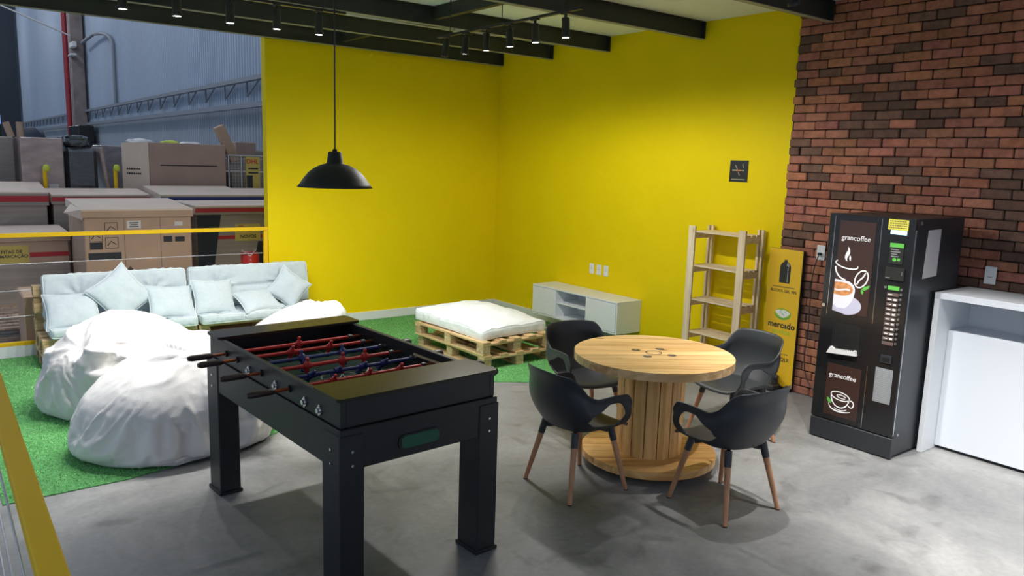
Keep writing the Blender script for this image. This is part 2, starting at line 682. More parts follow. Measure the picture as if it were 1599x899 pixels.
# roof beams: C channels parallel to the back wall
YB = [-0.055, -1.073, -2.058, -3.385, -4.757, -6.2, -7.6]
for i, y in enumerate(YB):
    last = -0.002 if i != 4 else 0.0
    if y < -4.5:
        last = -0.03
    t = thing('roof_beam', ['dark steel roof beam running just above the back yellow wall',
                            'dark steel roof beam, second from the back wall, behind the track spotlights',
                            'dark steel roof beam ending left of the first clear ceiling panel, third from the back wall',
                            'dark steel roof beam ending on the yellow wall between the two widest ceiling panels',
                            'dark steel roof beam ending where yellow paint meets the brick wall',
                            'dark steel roof beam over the coffee machine, above the frame',
                            'dark steel roof beam nearest the camera, above the frame'][i],
              'beam', (0, y, ZB), 0, 'roof beams')
    L = 6.9
    m = MB()
    m.box((last - L / 2, 0.02, (ZC - ZB) / 2), (L, 0.006, ZC - ZB))
    m.box((last - L / 2, -0.005, 0.1665), (L, 0.055, 0.005))
    m.build('web', 'beam_steel', t)
    m = MB()
    m.box((last - L / 2, -0.005, 0.003), (L, 0.055, 0.006))
    m.build('lower_flange', 'beam_lit_edge', t)
    m = MB()
    m.box((last - 0.004, -0.005, 0.085), (0.006, 0.06, 0.16))
    m.build('end_plate', 'beam_steel', t)
for (x, y0, y1) in ((-2.28, -2.06, -3.385), (-2.28, -0.05, -1.07), (-4.6, -1.07, -2.06)):
    m = MB()
    m.box((x, (y0 + y1) / 2 + 0.01, ZC - 0.06), (0.045, abs(y1 - y0) - 0.06, 0.11))
    m.box((x, (y0 + y1) / 2 + 0.01, ZC - 0.117), (0.06, abs(y1 - y0) - 0.06, 0.005))
    lab = {-2.06: 'short dark cross beam between the two ceiling panels beside the spotlights',
           -0.05: 'short dark cross beam between the two rearmost roof beams, right side',
           -1.07: 'short dark cross beam between the second and third roof beams, left side'}[y0]
    tag(m.build('cross_beam', 'beam_steel'), lab, 'beam', 'short cross beams')
# galvanised conduit
m = MB()
m.tube([(-5.9, -2.2, 3.2), (-2.15, -2.2, 3.2)], 0.011)
m.cyl((-2.15, -2.2, 3.2), (-2.05, -2.2, 3.2), 0.02, n=12)
tag(m.build('conduit_pipe', 'steel'), 'thin grey metal conduit pipe running under the roof beams', 'pipe')

# skirting
m = MB()
m.box((XL / 2, -0.008, 0.053), (-XL, 0.016, 0.106), 0.003)
struct('baseboard_back', m, 'white_paint')
m = MB()
m.box((-0.008, -2.24, 0.053), (0.016, 4.44, 0.106), 0.003)
struct('baseboard_right', m, 'white_paint')
m = MB()
m.box(((XL - 6.05) / 2, 0.03, 0.055), (6.05 + XL, 0.06, 0.11))
struct('trim_1', m, 'white_paint')

# ------------------------------------------------------------------ railings
t = thing('railing', 'yellow metal railing with steel cables behind the sofa', 'railing', (0, 0, 0))
m = MB()
m.box(((XL - 6.08) / 2, 0.03, 1.168), (6.08 + XL, 0.05, 0.04), 0.004)
m.build('top_rail', 'yellow_steel', t)
m = MB()
m.box(((XL - 6.08) / 2, 0.03, 0.127), (6.08 + XL, 0.05, 0.034), 0.004)
m.build('bottom_rail', 'yellow_steel', t)
for px in (-3.19, -6.055):
    m = MB()
    m.box((px, 0.03, 0.645), (0.045, 0.05, 1.005), 0.003)
    m.build('post', 'yellow_steel', t)
for zz in (0.39, 0.64, 0.895):
    m = MB()
    m.tube([(-6.03, 0.03, zz), (-3.215, 0.03, zz)], 0.004, 6)
    m.build('cable', 'steel', t)
t = thing('railing', 'yellow metal railing in the left foreground running toward the camera', 'railing', (0, 0, 0))
m = MB()
m.box((-6.072, -3.86, 1.15), (0.054, 7.68, 0.04), 0.004)
m.build('top_rail', 'yellow_steel', t)
for py in (-7.66,):
    m = MB()
    m.box((-6.072, py, 0.6), (0.05, 0.05, 1.06), 0.003)
    m.build('post', 'yellow_steel', t)
for zz in (0.39, 0.64, 0.895):
    m = MB()
    m.tube([(-6.085, -0.05, zz), (-6.085, -7.64, zz)], 0.004, 6)
    m.build('cable', 'steel', t)

# ------------------------------------------------------------------ artificial grass
gp = [(-6.0, -3.62), (-5.35, -3.61), (-4.85, -3.50), (-4.6, -3.42), (-4.29, -3.29), (-3.6, -3.33), (-3.0, -3.17),
      (-2.2, -3.045), (-1.93, -3.22), (-1.60, -3.46), (-1.2, -3.48), (-0.02, -3.5), (-0.02, -0.02), (-6.0, -0.02)]
m = MB()
m.prism(gp, 0.0005, 0.006)
gr = m.build('grass_carpet', 'grass_base')
tag(gr, 'green artificial grass carpet laid over the concrete floor', 'grass carpet', kind='stuff')


def in_poly(x, y, poly):
    c = False
    n = len(poly)
    for i in range(n):
        x1, y1 = poly[i]
        x2, y2 = poly[i - 1]
        if (y1 > y) != (y2 > y) and x < (x2 - x1) * (y - y1) / (y2 - y1) + x1:
            c = not c
    return c


bl = MB()
mg = bpy.data.materials.new('grass_blade')
nt, N, L, B = nodes_of(mg)
at = N.new('ShaderNodeAttribute')
at.attribute_name = 'tint'
L.new(at.outputs['Color'], B.inputs['Base Color'])
B.inputs['Roughness'].default_value = 0.55
MATS['grass_blade'] = mg
r2 = random.Random(3)
cnt = 0
while cnt < 120000:
    x = r2.uniform(-6.0, -0.05)
    y = r2.uniform(-3.62, -0.05)
    if x > -4.2 and y > -1.0 and r2.random() < 0.5:
        continue
    if not in_poly(x, y, gp):
        continue
    cnt += 1
    h = r2.uniform(0.010, 0.019)
    a = r2.uniform(0, 2 * PI)
    wv = 0.0024
    dx, dy = math.cos(a) * wv, math.sin(a) * wv
    lx, ly = r2.uniform(-.012, .012), r2.uniform(-.012, .012)
    g = r2.uniform(0.6, 1.35)
    br = r2.random()
    colr = (0.21 * g, 0.58 * g, 0.17 * g) if br < 0.75 else (0.42 * g, 0.70 * g, 0.32 * g)
    bl.add([(x - dx, y - dy, 0.005), (x + dx, y + dy, 0.005), (x + lx, y + ly, h)], [(0, 1, 2)], colr)
go = bl.build('grass_blades', 'grass_blade', gr)
go['kind'] = 'stuff'


# ================================================================== track lights
def make_track(name, p0, p1, label):
    m = MB()
    a, b = Vector(p0), Vector(p1)
    d = b - a
    if abs(d.x) > abs(d.y):
        m.box((a + b) / 2, (abs(d.x), 0.034, 0.018), 0.002)
    else:
        m.box((a + b) / 2, (0.034, abs(d.y), 0.018), 0.002)
    for k in (0.1, 0.5, 0.9):
        q = a + d * k
        m.cyl((q.x, q.y, q.z), (q.x, q.y, ZC), 0.004, n=6)
    return tag(m.build(name, 'black_metal'), label, 'light track')


make_track('light_track', (-5.35, -2.75, 3.10), (-3.5, -2.75, 3.10), 'black ceiling light track running over the bean bags')
make_track('light_track', (-2.37, -2.30, 3.10), (-2.37, -4.25, 3.10), 'black ceiling light track running over the round table')
make_track('light_track', (-2.26, -5.6, 3.10), (-2.26, -8.3, 3.10), 'black ceiling light track just above the top edge of the view, nearer the camera')

spot_data = bpy.data.lights.new('track_spot', 'SPOT')
spot_data.energy = SPOT_W
spot_data.color = SPOT_COL
spot_data.spot_size = math.radians(174)
spot_data.spot_blend = 0.35
spot_data.shadow_soft_size = 0.022


def make_spot(loc, tilt, label, lit=True, energy=None, cone=None, aim=0.0):
    """lamp head hanging from the track; tilt = small lean (x, y) of the aim"""
    x, y = loc
    t = thing('track_spotlight', label, 'spotlight', (x, y, 3.10), 0, 'track spotlights')
    m = MB()
    m.box((0, 0, -0.012), (0.034, 0.085, 0.016), 0.003)
    m.cyl((0, 0, -0.015), (0, 0, -0.05), 0.011, n=12)
    m.build('track_adapter', 'black_metal', t)
    h = bpy.data.objects.new('lamp_head', None)
    m = MB()
    m.lathe([(0.0, 0.0), (0.026, 0.0), (0.030, -0.004), (0.030, -0.118), (0.033, -0.120), (0.033, -0.142), (0.026, -0.142),
             (0.025, -0.136)], 24)
    ob = m.build('lamp_head', 'black_metal', t)
    ob.location = (0, 0, -0.045)
    ob.rotation_euler = (tilt[1], -tilt[0], 0)
    bpy.data.objects.remove(h)
    m = MB()
    m.lathe([(0.0001, -0.1405), (0.0255, -0.1405)], 24)
    g = m.build('lens', 'lamp_glow' if lit else 'black_metal', ob)
    if lit:
        ld = spot_data
        if energy:
            ld = spot_data.copy()
            ld.energy = energy
            ld.spot_blend = 0.9
            if cone:
                ld.spot_size = math.radians(cone)
        lo = bpy.data.objects.new('spot_light', ld)
        COL.objects.link(lo)
        lo.parent = ob
        lo.location = (0, 0, -0.146)
        lo.rotation_euler = (aim, 0, 0)
    return t


for i, (x, lab) in enumerate([(-5.09, 'leftmost black track spotlight over the bean bags, at the top edge'),
                              (-4.75, 'second black track spotlight from the left over the bean bags'),
                              (-4.39, 'third black track spotlight from the left, middle of the left row'),
                              (-4.05, 'fourth black track spotlight from the left, against the beam above the window opening'),
                              (-3.72, 'fifth black track spotlight from the left, next to the pendant cord')]):
    make_spot((x, -2.75), (0, 0), lab, True, SPOT_W * 2.7, 124, 0.28)
for i, (y, lab) in enumerate([(-2.44, 'unlit black track spotlight farthest back in the right row'),
                              (-2.75, 'black track spotlight with small glow, second from the back in the right row'),
                              (-3.06, 'black track spotlight third from the back in the right row'),
                              (-3.38, 'black track spotlight fourth from the back in the right row'),
                              (-3.71, 'black track spotlight fifth from the back, against the white ceiling panel'),
                              (-4.07, 'black track spotlight nearest the camera in the right row')]):
    tilt = [(-.25, .35), (0.0, .30), (0.10, 0.10), (0.20, 0.0), (0.15, -0.15), (0.10, -0.10)][i]
    make_spot((-2.37, y), (tilt[0] * 0.35, tilt[1] * 0.35), lab, i > 0)
for i, (y, lab) in enumerate([(-5.87, 'black track spotlight cut by the top edge over the brick wall'),
                              (-6.55, 'black track spotlight above the frame between the chairs and the counter'),
                              (-7.25, 'black track spotlight above the frame in front of the counter'),
                              (-7.95, 'black track spotlight above the frame nearest the camera')]):
    make_spot((-2.26, y), (0.30, 0.0), lab, True, SPOT_W * 5.2, 78)

# ------------------------------------------------------------------ pendant lamp
t = thing('pendant_lamp', 'black dome pendant lamp hanging on a long cord over the foosball table', 'lamp', (-4.43, -4.6, 1.83))
m = MB()
m.lathe([(0.033, 0.192), (0.036, 0.188), (0.044, 0.135), (0.048, 0.128), (0.078, 0.120), (0.112, 0.103), (0.142, 0.079),
         (0.168, 0.048), (0.188, 0.018), (0.203, 0.0), (0.201, 0.0), (0.186, 0.016), (0.165, 0.045), (0.139, 0.075), (0.11, 0.098), (0.076, 0.115), (0.03, 0.122)], 48)
m.build('lamp_shade', 'black_satin', t)
m = MB()
m.lathe([(0.0001, 0.208), (0.012, 0.206), (0.014, 0.194), (0.033, 0.192)], 24)
m.build('cap', 'black_satin', t)
m = MB()
m.tube([(0, 0, 0.20), (0.002, 0, 0.8), (0.0, 0, ZC - 1.83)], 0.0042, 8)
m.build('cord', 'black_metal', t)

# ================================================================== foosball table
FT = thing('foosball_table', 'black wooden foosball table with red and blue players', 'game table', (-4.471, -4.763, 0), math.radians(3.5))
HW, HL = 0.432, 0.79
m = MB()
for sx in (-1, 1):
    m.box((sx * (HW - 0.014), 0, 0.886), (0.028, 2 * HL, 0.122), 0.003)
for sy in (-1, 1):
    m.box((0, sy * (HL - 0.014), 0.886), (2 * HW - 0.056, 0.028, 0.122), 0.003)
m.build('upper_box', 'table_black', FT)
m = MB()
m.box((0, -HL - 0.004, 0.727), (2 * HW + 0.02, 0.022, 0.192), 0.003)
m.box((0, HL + 0.004, 0.727), (2 * HW + 0.02, 0.022, 0.192), 0.003)
for sx in (-1, 1):
    m.box((sx * (HW + 0.0), 0, 0.727), (0.022, 2 * HL, 0.192), 0.003)
m.box((0, 0, 0.64), (2 * HW, 2 * HL, 0.012))
m.build('lower_box', 'table_black', FT)


def rounded(x0, x1, y0, y1, r, n=6):
    out = []
    for cx, cy, a in ((x1 - r, y1 - r, 0), (x0 + r, y1 - r, 90), (x0 + r, y0 + r, 180), (x1 - r, y0 + r, 270)):
        for k in range(n + 1):
            an = math.radians(a + 90 * k / n)
            out.append((cx + r * math.cos(an), cy + r * math.sin(an)))
    return out


m = MB()
m.prism(rounded(-HW - 0.012, HW + 0.018, -HL - 0.008, -0.535, 0.025), 0.947, 0.962)
m.build('end_plate', 'table_top_black', FT)
m = MB()
m.prism(rounded(-HW - 0.012, HW + 0.03, 0.615, HL + 0.025, 0.02), 0.947, 0.962)
e2 = m.build('end_plate', 'table_top_black', FT)
for k in range(5):
    m = MB()
    m.box((-0.02 + 0.065 * k, 0.73, 0.9622), (0.034, 0.012, 0.0012))
    m.build('slot', 'black_metal', e2)
m = MB()
m.box((0, 0.02, 0.795), (2 * HW - 0.06, 2 * HL - 0.06, 0.012))
m.build('playfield', 'field_dark', FT)
m = MB()
m.ribbon([(-HW + .03, 0.02), (HW - .03, 0.02)], 0.012, 0.8025)
m.ribbon(ell(0, 0.02, 0.1, 0.1), 0.010, 0.8025, True)
for sy in (-1, 1):
    m.ribbon([(-.16, .02 + sy * .74), (-.16, .02 + sy * .52), (.16, .02 + sy * .52), (.16, .02 + sy * .74)], .010, .8025)
m.build('field_lines', 'field_line', FT)
# inner pale slat visible along the far right wall
m = MB()
m.box((HW - 0.031, -0.28, 0.90), (0.006, 0.36, 0.012))
m.build('inner_slat', 'beige_slat', FT)
# ball return opening on the near end
m = MB()
m.prism(rounded(-0.145, 0.085, -0.036, 0.036, 0.030), 0.0, 0.010, M=face_my(0, -HL - 0.012, 0.705))
ro = m.build('ball_return', 'black_metal', FT)
m = MB()
m.prism(rounded(-0.132, 0.078, -0.030, 0.030, 0.024), 0.009, 0.0125, M=face_my(0, -HL - 0.012, 0.705))
m.build('return_tray', 'green_felt', ro)
# legs
for sx, sy in ((-1, -1), (1, -1), (-1, 1), (1, 1)):
    lg = MB()
    LX, LY = 0.122, 0.165
    cx, cy = sx * (HW + 0.016 - LX / 2), sy * (HL + 0.022 - LY / 2)
    lg.box((cx, cy, 0.405), (LX, LY, 0.78), 0.004)
    lo = lg.build('leg', 'table_black', FT)
    b = MB()
    b.box((cx, cy, 0.010), (LX + 0.018, LY + 0.018, 0.02), 0.004)
    b.build('foot', 'black_metal', lo)
    for zz in (0.655, 0.72):
        yy = cy - LY / 2
        b = MB()
        b.cyl((cx, yy - .004, zz), (cx, yy, zz), 0.0065, n=10)
        b.build('bolt', 'chrome', lo)
        xx = cx + sx * LX / 2
        b = MB()
        b.cyl((xx + sx * .004, cy, zz), (xx, cy, zz), 0.0065, n=10)
        b.build('bolt', 'chrome', lo)
# chrome bearing plates
RY = [0.53, 0.37, 0.21, 0.05, -0.125, -0.285, -0.45, -0.60]
LEFT = (0, 1, 3, 5)
for i, y in enumerate(RY):
    if i not in LEFT:
        for sx in (-1,):
            m = MB()
            m.cyl((sx * (HW + 0.001), y, 0.862), (sx * (HW + 0.007), y, 0.862), 0.021, n=20)
            m.cyl((sx * (HW + 0.006), y, 0.862), (sx * (HW + 0.018), y, 0.862), 0.012, n=16)
            m.box((sx * (HW + 0.005), y, 0.862), (0.006, 0.013, 0.052), 0.002)
            m.build('bearing', 'chrome', FT)
    else:
        m = MB()
        m.cyl((-(HW + 0.001), y, 0.885), (-(HW + 0.010), y, 0.885), 0.018, n=20)
        m.build('bearing', 'black_metal', FT)
MEN = {0: [0.0], 1: [-0.12, 0.12], 2: [-0.13, 0.12], 3: [-0.18, 0.03, 0.17], 4: [-0.24, -0.09, 0.06, 0.19], 5: [-0.20, 0.0, 0.19],
       6: [-0.1, 0.1], 7: [0.0]}
for i, y in enumerate(RY):
    zr = 0.885
    left = i in LEFT
    colr = 'red_plastic' if left else 'blue_plastic'
    m = MB()
    if left:
        m.cyl((-0.52, y, zr), (0.50, y, zr), 0.0085, n=12)
        rod = m.build('rod', 'copper_tube' if True else 'steel', FT)
        m = MB()
        m.cyl((-HW + 0.03, y, zr), (0.36, y, zr), 0.0105, n=12)
        m.build('sleeve', 'red_plastic', rod)
        xs = -1
    else:
        m.cyl((-0.42, y, zr), (0.48, y, zr), 0.0085, n=12)
        rod = m.build('rod', 'steel', FT)
        m = MB()
        m.cyl((-0.38, y, zr), (0.36, y, zr), 0.0100, n=12)
        m.build('sleeve', 'blue_plastic', rod)
        xs = 1
    g = MB()
    a, b = (xs * 0.51, xs * 0.645) if left else (xs * 0.470, xs * {2: 0.580, 4: 0.580, 6: 0.625, 7: 0.600}[i])
    g.tube([(a, y, zr), (a + (b - a) * .12, y, zr), (a + (b - a) * .85, y, zr), (b, y, zr)],
           [0.012, 0.0165, 0.0175, 0.012] if left else [0.012, 0.021, 0.026, 0.018], 14)
    g.build('handle', 'grip' if left else 'black_plastic', rod)
    for k, mx in enumerate(MEN[i]):
        p = MB()
        tl = {0: 0.15, 1: 0.5, 2: -0.3, 3: 0.1, 4: 0.9, 5: 0.6, 6: 0.2, 7: 0.1}[i]
        M = Matrix.Translation((mx, y, zr)) @ Matrix.Rotation(tl, 4, 'X')
        p.cyl((-0.020, 0, 0), (0.020, 0, 0), 0.0165, n=12, M=M)
        p.lathe([(0.0001, 0.048), (0.008, 0.046), (0.011, 0.038), (0.008, 0.030), (0.007, 0.026), (0.014, 0.022), (0.017, 0.0),
                 (0.013, -0.028), (0.010, -0.045), (0.012, -0.060), (0.012, -0.072), (0.0001, -0.074)], 12, M=M)
        p.box((0, 0.004, -0.066), (0.026, 0.030, 0.018), 0.004, M=M)
        p.build('player', colr, rod)
    for sx in ((-0.37, 0.34) if left else (0.37,)):
        m = MB()
        m.cyl((sx - .012, y, zr), (sx + .012, y, zr), 0.016, n=14)
        m.build('bumper', 'black_plastic', rod)
# loose white cord lying on the playfield
a35 = math.radians(3.5)
pts = []
for k in range(60):
    q = k / 59
    lx = -0.30 + 0.48 * q + 0.05 * math.sin(q * 14)
    ly = -0.30 + 0.42 * q + 0.10 * math.cos(q * 11)
    wx = -4.471 + lx * math.cos(a35) - ly * math.sin(a35)
    wy = -4.763 + lx * math.sin(a35) + ly * math.cos(a35)
    pts.append((wx, wy, 0.8065))
m = MB()
m.tube(pts, 0.003, 6)
tag(m.build('loose_cord', 'cord_white'), 'thin white cord lying tangled on the foosball playfield', 'cord')


# ================================================================== spool table
SC = (-2.40, -5.15)
ST = thing('spool_table', 'round table made of a large wooden cable spool', 'table', (SC[0], SC[1], 0), math.radians(-33))


def disc_planks(R, z0, z1, n, mbev=0.0):
    m = MB()
    wv = 2 * R / n
    for k in range(n):
        y0 = -R + k * wv + 0.0022
        y1 = y0 + wv - 0.0044
        poly = []
        ns = 10
        for j in range(ns + 1):
            yy = y0 + (y1 - y0) * j / ns
            poly.append((math.sqrt(max(R * R - yy * yy, 1e-6)), yy))
        for j in range(ns, -1, -1):
            yy = y0 + (y1 - y0) * j / ns
            poly.append((-math.sqrt(max(R * R - yy * yy, 1e-6)), yy))
        m.prism(poly, z0, z1, tr(0.13))
    return m


o = disc_planks(0.53, 0.712, 0.765, 9).build('tabletop', 'spool_top_wood', ST)
m = MB()
m.lathe([(0.515, 0.764), (0.522, 0.7655), (0.5305, 0.758), (0.5305, 0.714)], 96, tr(0.0))
# round recesses with bolts and a central bore
for k in range(4):
    an = math.radians(45 + 90 * k + 12)
    bx, by = 0.125 * math.cos(an), 0.125 * math.sin(an)
    b = MB()
    b.lathe([(0.0001, 0.7662), (0.030, 0.7662), (0.031, 0.7655)], 20, M=Matrix.Translation((bx, by, 0)))
    rec = b.build('bolt_recess', 'label_brown', o)
    b = MB()
    b.cyl((bx, by, 0.766), (bx, by, 0.7685), 0.011, n=6, smooth=False)
    b.build('bolt', 'steel', rec)
b = MB()
b.ribbon(ell(0, 0, 0.052, 0.052), 0.009, 0.7664, True)
b.build('bore_ring', 'label_brown', o)
m = MB()
nst = 16
for k in range(nst):
    a0 = 2 * PI * k / nst + 0.016
    a1 = 2 * PI * (k + 1) / nst - 0.016
    r0, r1 = 0.185, 0.222
    poly = [(r1 * math.cos(a0), r1 * math.sin(a0)), (r1 * 1.012 * math.cos((a0 + a1) / 2), r1 * 1.012 * math.sin((a0 + a1) / 2)),
            (r1 * math.cos(a1), r1 * math.sin(a1)), (r0 * math.cos(a1), r0 * math.sin(a1)), (r0 * math.cos(a0), r0 * math.sin(a0))]
    m.prism(poly, 0.098, 0.712, tr(0.14))
m.build('drum', 'spool_stave', ST)
m = MB()
m.cyl((0, 0, 0.098), (0, 0, 0.712), 0.184, n=32)
m.build('drum_core', 'label_brown', ST)
disc_planks(0.452, 0.052, 0.098, 7).build('base_disc', 'spool_base_wood', ST)
m = MB()
for k in range(4):
    an = math.radians(20 + 90 * k)
    m.box((0.33 * math.cos(an), 0.33 * math.sin(an), 0.026), (0.09, 0.07, 0.052), 0.006)
m.build('foot_block', 'black_metal', ST)


# ================================================================== shell armchairs
def chair_shell():
    """one moulded shell: seat pan, wrap-around back and looped arms"""
    N = 56
    rows_lo, rows_hi = 5, 7

    def P_seat(s):          # seat edge, s in -1..1, 0 = back centre
        a = s * PI * 0.5
        q = abs(s)
        sg = 1 if s >= 0 else -1
        if q < 0.5:
            th = q / 0.5 * PI / 2
            x = 0.205 * math.sin(th) ** 0.75
            y = -0.185 + 0.115 * (1 - math.cos(th)) ** 1.0
            y = -0.185 + 0.125 * (1 - math.cos(th))
        else:
            k = (q - 0.5) / 0.5
            x = 0.205 + 0.020 * math.sin(k * PI / 2)
            y = -0.060 + 0.245 * k
        z = 0.425 + 0.012 * max(0, q - 0.5) * 2
        return Vector((sg * x, y, z))

    def P_top(s):
        q = abs(s)
        sg = 1 if s >= 0 else -1
        if q < 0.5:
            th = q / 0.5 * PI / 2
            x = 0.262 * math.sin(th) ** 0.80
            y = -0.300 + 0.150 * (1 - math.cos(th))
        else:
            k = (q - 0.5) / 0.5
            x = 0.262 + 0.026 * math.sin(min(k * 1.3, 1) * PI / 2) - 0.012 * k * k
            y = -0.150 + 0.345 * k
        # height profile
        if q < 0.26:
            z = 0.790 - 0.010 * (q / 0.26) ** 2
        elif q < 0.62:
            k = (q - 0.26) / 0.36
            k = k * k * (3 - 2 * k)
            z = 0.780 - 0.140 * k
        else:
            k = (q - 0.62) / 0.38
            z = 0.640 + 0.008 * math.sin(k * PI) - 0.055 * max(0, (k - 0.78) / 0.22) ** 2.2
        return Vector((sg * x, y, z))

    def wall(s, t):
        a, b = P_seat(s), P_top(s)
        p = a.lerp(b, t)
        out = Vector((a.x, a.y - 0.0, 0))
        # belly outwards low down so that the seat flows into the side
        bul = 0.040 * math.sin(min(t * 1.25, 1) * PI) * (1 - 0.5 * max(0, abs(s) - 0.5) * 2)
        n = Vector((p.x, p.y * (1 if p.y < 0 else 0.15), 0))
        if n.length > 1e-6:
            n.normalize()
            p += n * bul
        return p
    SH, SE = 0.44, 0.915      # the loop hole runs between these
    bm = bmesh.new()
    cols = []
    S = [-1 + 2 * i / (2 * N) for i in range(2 * N + 1)]
    for s in S:
        q = abs(s)
        if SH < q < SE:
            k = (q - SH) / (SE - SH)
            # lower edge stays close to the seat, upper edge climbs to the arm band
            f = 0.04 + 0.16 * (1 - k) ** 2.0
            g = 0.30 + 0.46 * min(1, k / 0.60) ** 0.85
            if k > 0.80:
                kk = (k - 0.80) / 0.20
                cc = math.sqrt(max(0, 1 - kk * kk))
                mid = 0.38
                f = mid + (f - mid) * cc
                g = mid + (g - mid) * cc
            if k < 0.14:
                kk = k / 0.14
                mid = 0.26
                f = mid + (f - mid) * kk
                g = mid + (g - mid) * kk
        else:
            f = g = 0.26 if q <= SH else 0.38
        lo = [bm.verts.new(wall(s, f * j / rows_lo)) for j in range(rows_lo + 1)]
        hi = [bm.verts.new(wall(s, g + (1 - g) * j / rows_hi)) for j in range(rows_hi + 1)]
        cols.append((s, lo, hi))
    for i in range(len(cols) - 1):
        s0, l0, h0 = cols[i]
        s1, l1, h1 = cols[i + 1]
        for j in range(rows_lo):
            bm.faces.new((l0[j], l1[j], l1[j + 1], l0[j + 1]))
        for j in range(rows_hi):
            bm.faces.new((h0[j], h1[j], h1[j + 1], h0[j + 1]))
    # seat pan: rows across from left to right
    nx = 14
    half = N
    prev = None
    for i in range(half, 2 * N + 1):
        s = S[i]
        R = P_seat(s)
        Lp = P_seat(-s)
        rowv = []
        for j in range(nx + 1):
            k = j / nx
            p = Lp.lerp(R, k)
            u = 2 * k - 1
            p.z -= 0.016 * (1 - u * u) * min(1, (s) * 3)
            rowv.append(bm.verts.new(p))
        if prev is not None:
            for j in range(nx):
                bm.faces.new((prev[j], prev[j + 1], rowv[j + 1], rowv[j]))
        prev = rowv
    # waterfall front lip
    for e in range(1, 6):
        rowv = []
        k2 = e / 5
        for j in range(nx + 1):
            k = j / nx
            u = 2 * k - 1
            base = prev0[j] if e > 1 else prev[j].co.copy()
            if e == 1:
                if j == 0:
                    prev0 = []
                prev0.append(base)
            b = prev0[j]
            p = Vector((b.x * (1 - 0.10 * k2 * k2), b.y + 0.060 * math.sin(k2 * PI / 2) * (1 - 0.25 * u * u * u * u), b.z - 0.030 * k2 * k2))
            rowv.append(bm.verts.new(p))
        for j in range(nx):
            bm.faces.new((prev[j], prev[j + 1], rowv[j + 1], rowv[j]))
        prev = rowv
    bmesh.ops.remove_doubles(bm, verts=bm.verts, dist=0.0006)
    bmesh.ops.recalc_face_normals(bm, faces=bm.faces)
    me = bpy.data.meshes.new('shell')
    bm.to_mesh(me)
    bm.free()
    for p in me.polygons:
        p.use_smooth = True
    return me


prev0 = []
shell_me = chair_shell()
shell_me.materials.append(MATS['black_plastic'])


def make_chair(label, loc, rz):
    t = thing('armchair', label, 'chair', (loc[0], loc[1], 0), rz, 'black shell armchairs around the spool table')
    o = bpy.data.objects.new('shell', shell_me)
    COL.objects.link(o)
    o.parent = t
    md = o.modifiers.new('thickness', 'SOLIDIFY')
    md.thickness = 0.012
    md.offset = 0
    md = o.modifiers.new('smooth', 'SUBSURF')
    md.levels = 1
    md.render_levels = 1
    m = MB()
    for a in (45, 135):
        c_, s_ = math.cos(math.radians(a)), math.sin(math.radians(a))
        m.tube([(-0.19 * c_, -0.19 * s_, 0.375), (-0.06 * c_, -0.06 * s_, 0.395), (0.06 * c_, 0.06 * s_, 0.395), (0.19 * c_, 0.19 * s_, 0.375)], 0.013, 8)
    m.cyl((0, 0, 0.385), (0, 0, 0.408), 0.07, n=20)
    m.build('under_frame', 'black_plastic', t)
    for sx, sy in ((-1, -1), (1, -1), (-1, 1), (1, 1)):
        top = Vector((sx * 0.150, sy * 0.140, 0.400))
        bot = Vector((sx * 0.228, sy * 0.222, 0.0))
        d = bot - top
        m = MB()
        m.cyl(top + d * 0.19, bot + Vector((0, 0, 0.004)), 0.0195, 0.0135, n=16, t=tr(0.1))
        lg = m.build('leg', 'leg_beech', t)
        m = MB()
        m.cyl(top - d * 0.02, top + d * 0.20, 0.023, 0.0212, n=16)
        m.build('socket', 'black_plastic', lg)
        m = MB()
        m.cyl(bot + Vector((0, 0, 0.006)), bot, 0.0142, n=14)
        m.build('foot_cap', 'black_metal', lg)
    return t


ch = make_chair('black shell armchair seen from behind, between the foosball table and the round table', (-3.075, -5.165), math.radians(-93))
for lab, loc, rz in (('black shell armchair with its back to the camera, right front of the round table', (-2.51, -5.87), math.radians(-4)),
                     ('black shell armchair facing the camera behind the round table, beside the pallet stack', (-2.33, -4.43), math.radians(172)),
                     ('black shell armchair beside the yellow banner, right of the round table', (-1.50, -5.15), math.radians(80))):
    dup(ch, (loc[0], loc[1], 0), rz, lab)


# ================================================================== pallets
def make_pallet(label, cat, loc, rz, W, L, nb, group, along='Y', blocks=(3, 3), mat_d='pallet_wood', seed=1, bw=0.10):
    """W across (x), L along the deck boards (y), 0.135 high"""
    t = thing('pallet', label, cat, loc, rz, group)
    g = (W - nb * bw) / (nb - 1)
    H = 0.135
    for k in range(nb):
        m = MB()
        x = -W / 2 + bw / 2 + k * (bw + g)
        m.box((x, 0, H - 0.010), (bw, L, 0.020), 0.002, tr())
        m.build('deck_board', mat_d, t)
    for k in range(3):
        m = MB()
        y = (-1, 0, 1)[k] * (L / 2 - 0.05)
        m.box((0, y, H - 0.030), (W, 0.10, 0.020), 0.002, tr())
        m.build('stringer_board', 'pallet_wood_x', t)
    for i in range(3):
        for j in range(3):
            m = MB()
            x = (-1, 0, 1)[i] * (W / 2 - 0.05)
            y = (-1, 0, 1)[j] * (L / 2 - 0.055)
            m.box((x, y, 0.0575), (0.095, 0.105, 0.075), 0.003, tr(0.18))
            m.build('block', 'pallet_block', t)
    for i in range(3):
        m = MB()
        x = (-1, 0, 1)[i] * (W / 2 - 0.05)
        m.box((x, 0, 0.010), (0.10, L, 0.020), 0.002, tr())
        m.build('bottom_board', mat_d, t)
    return t


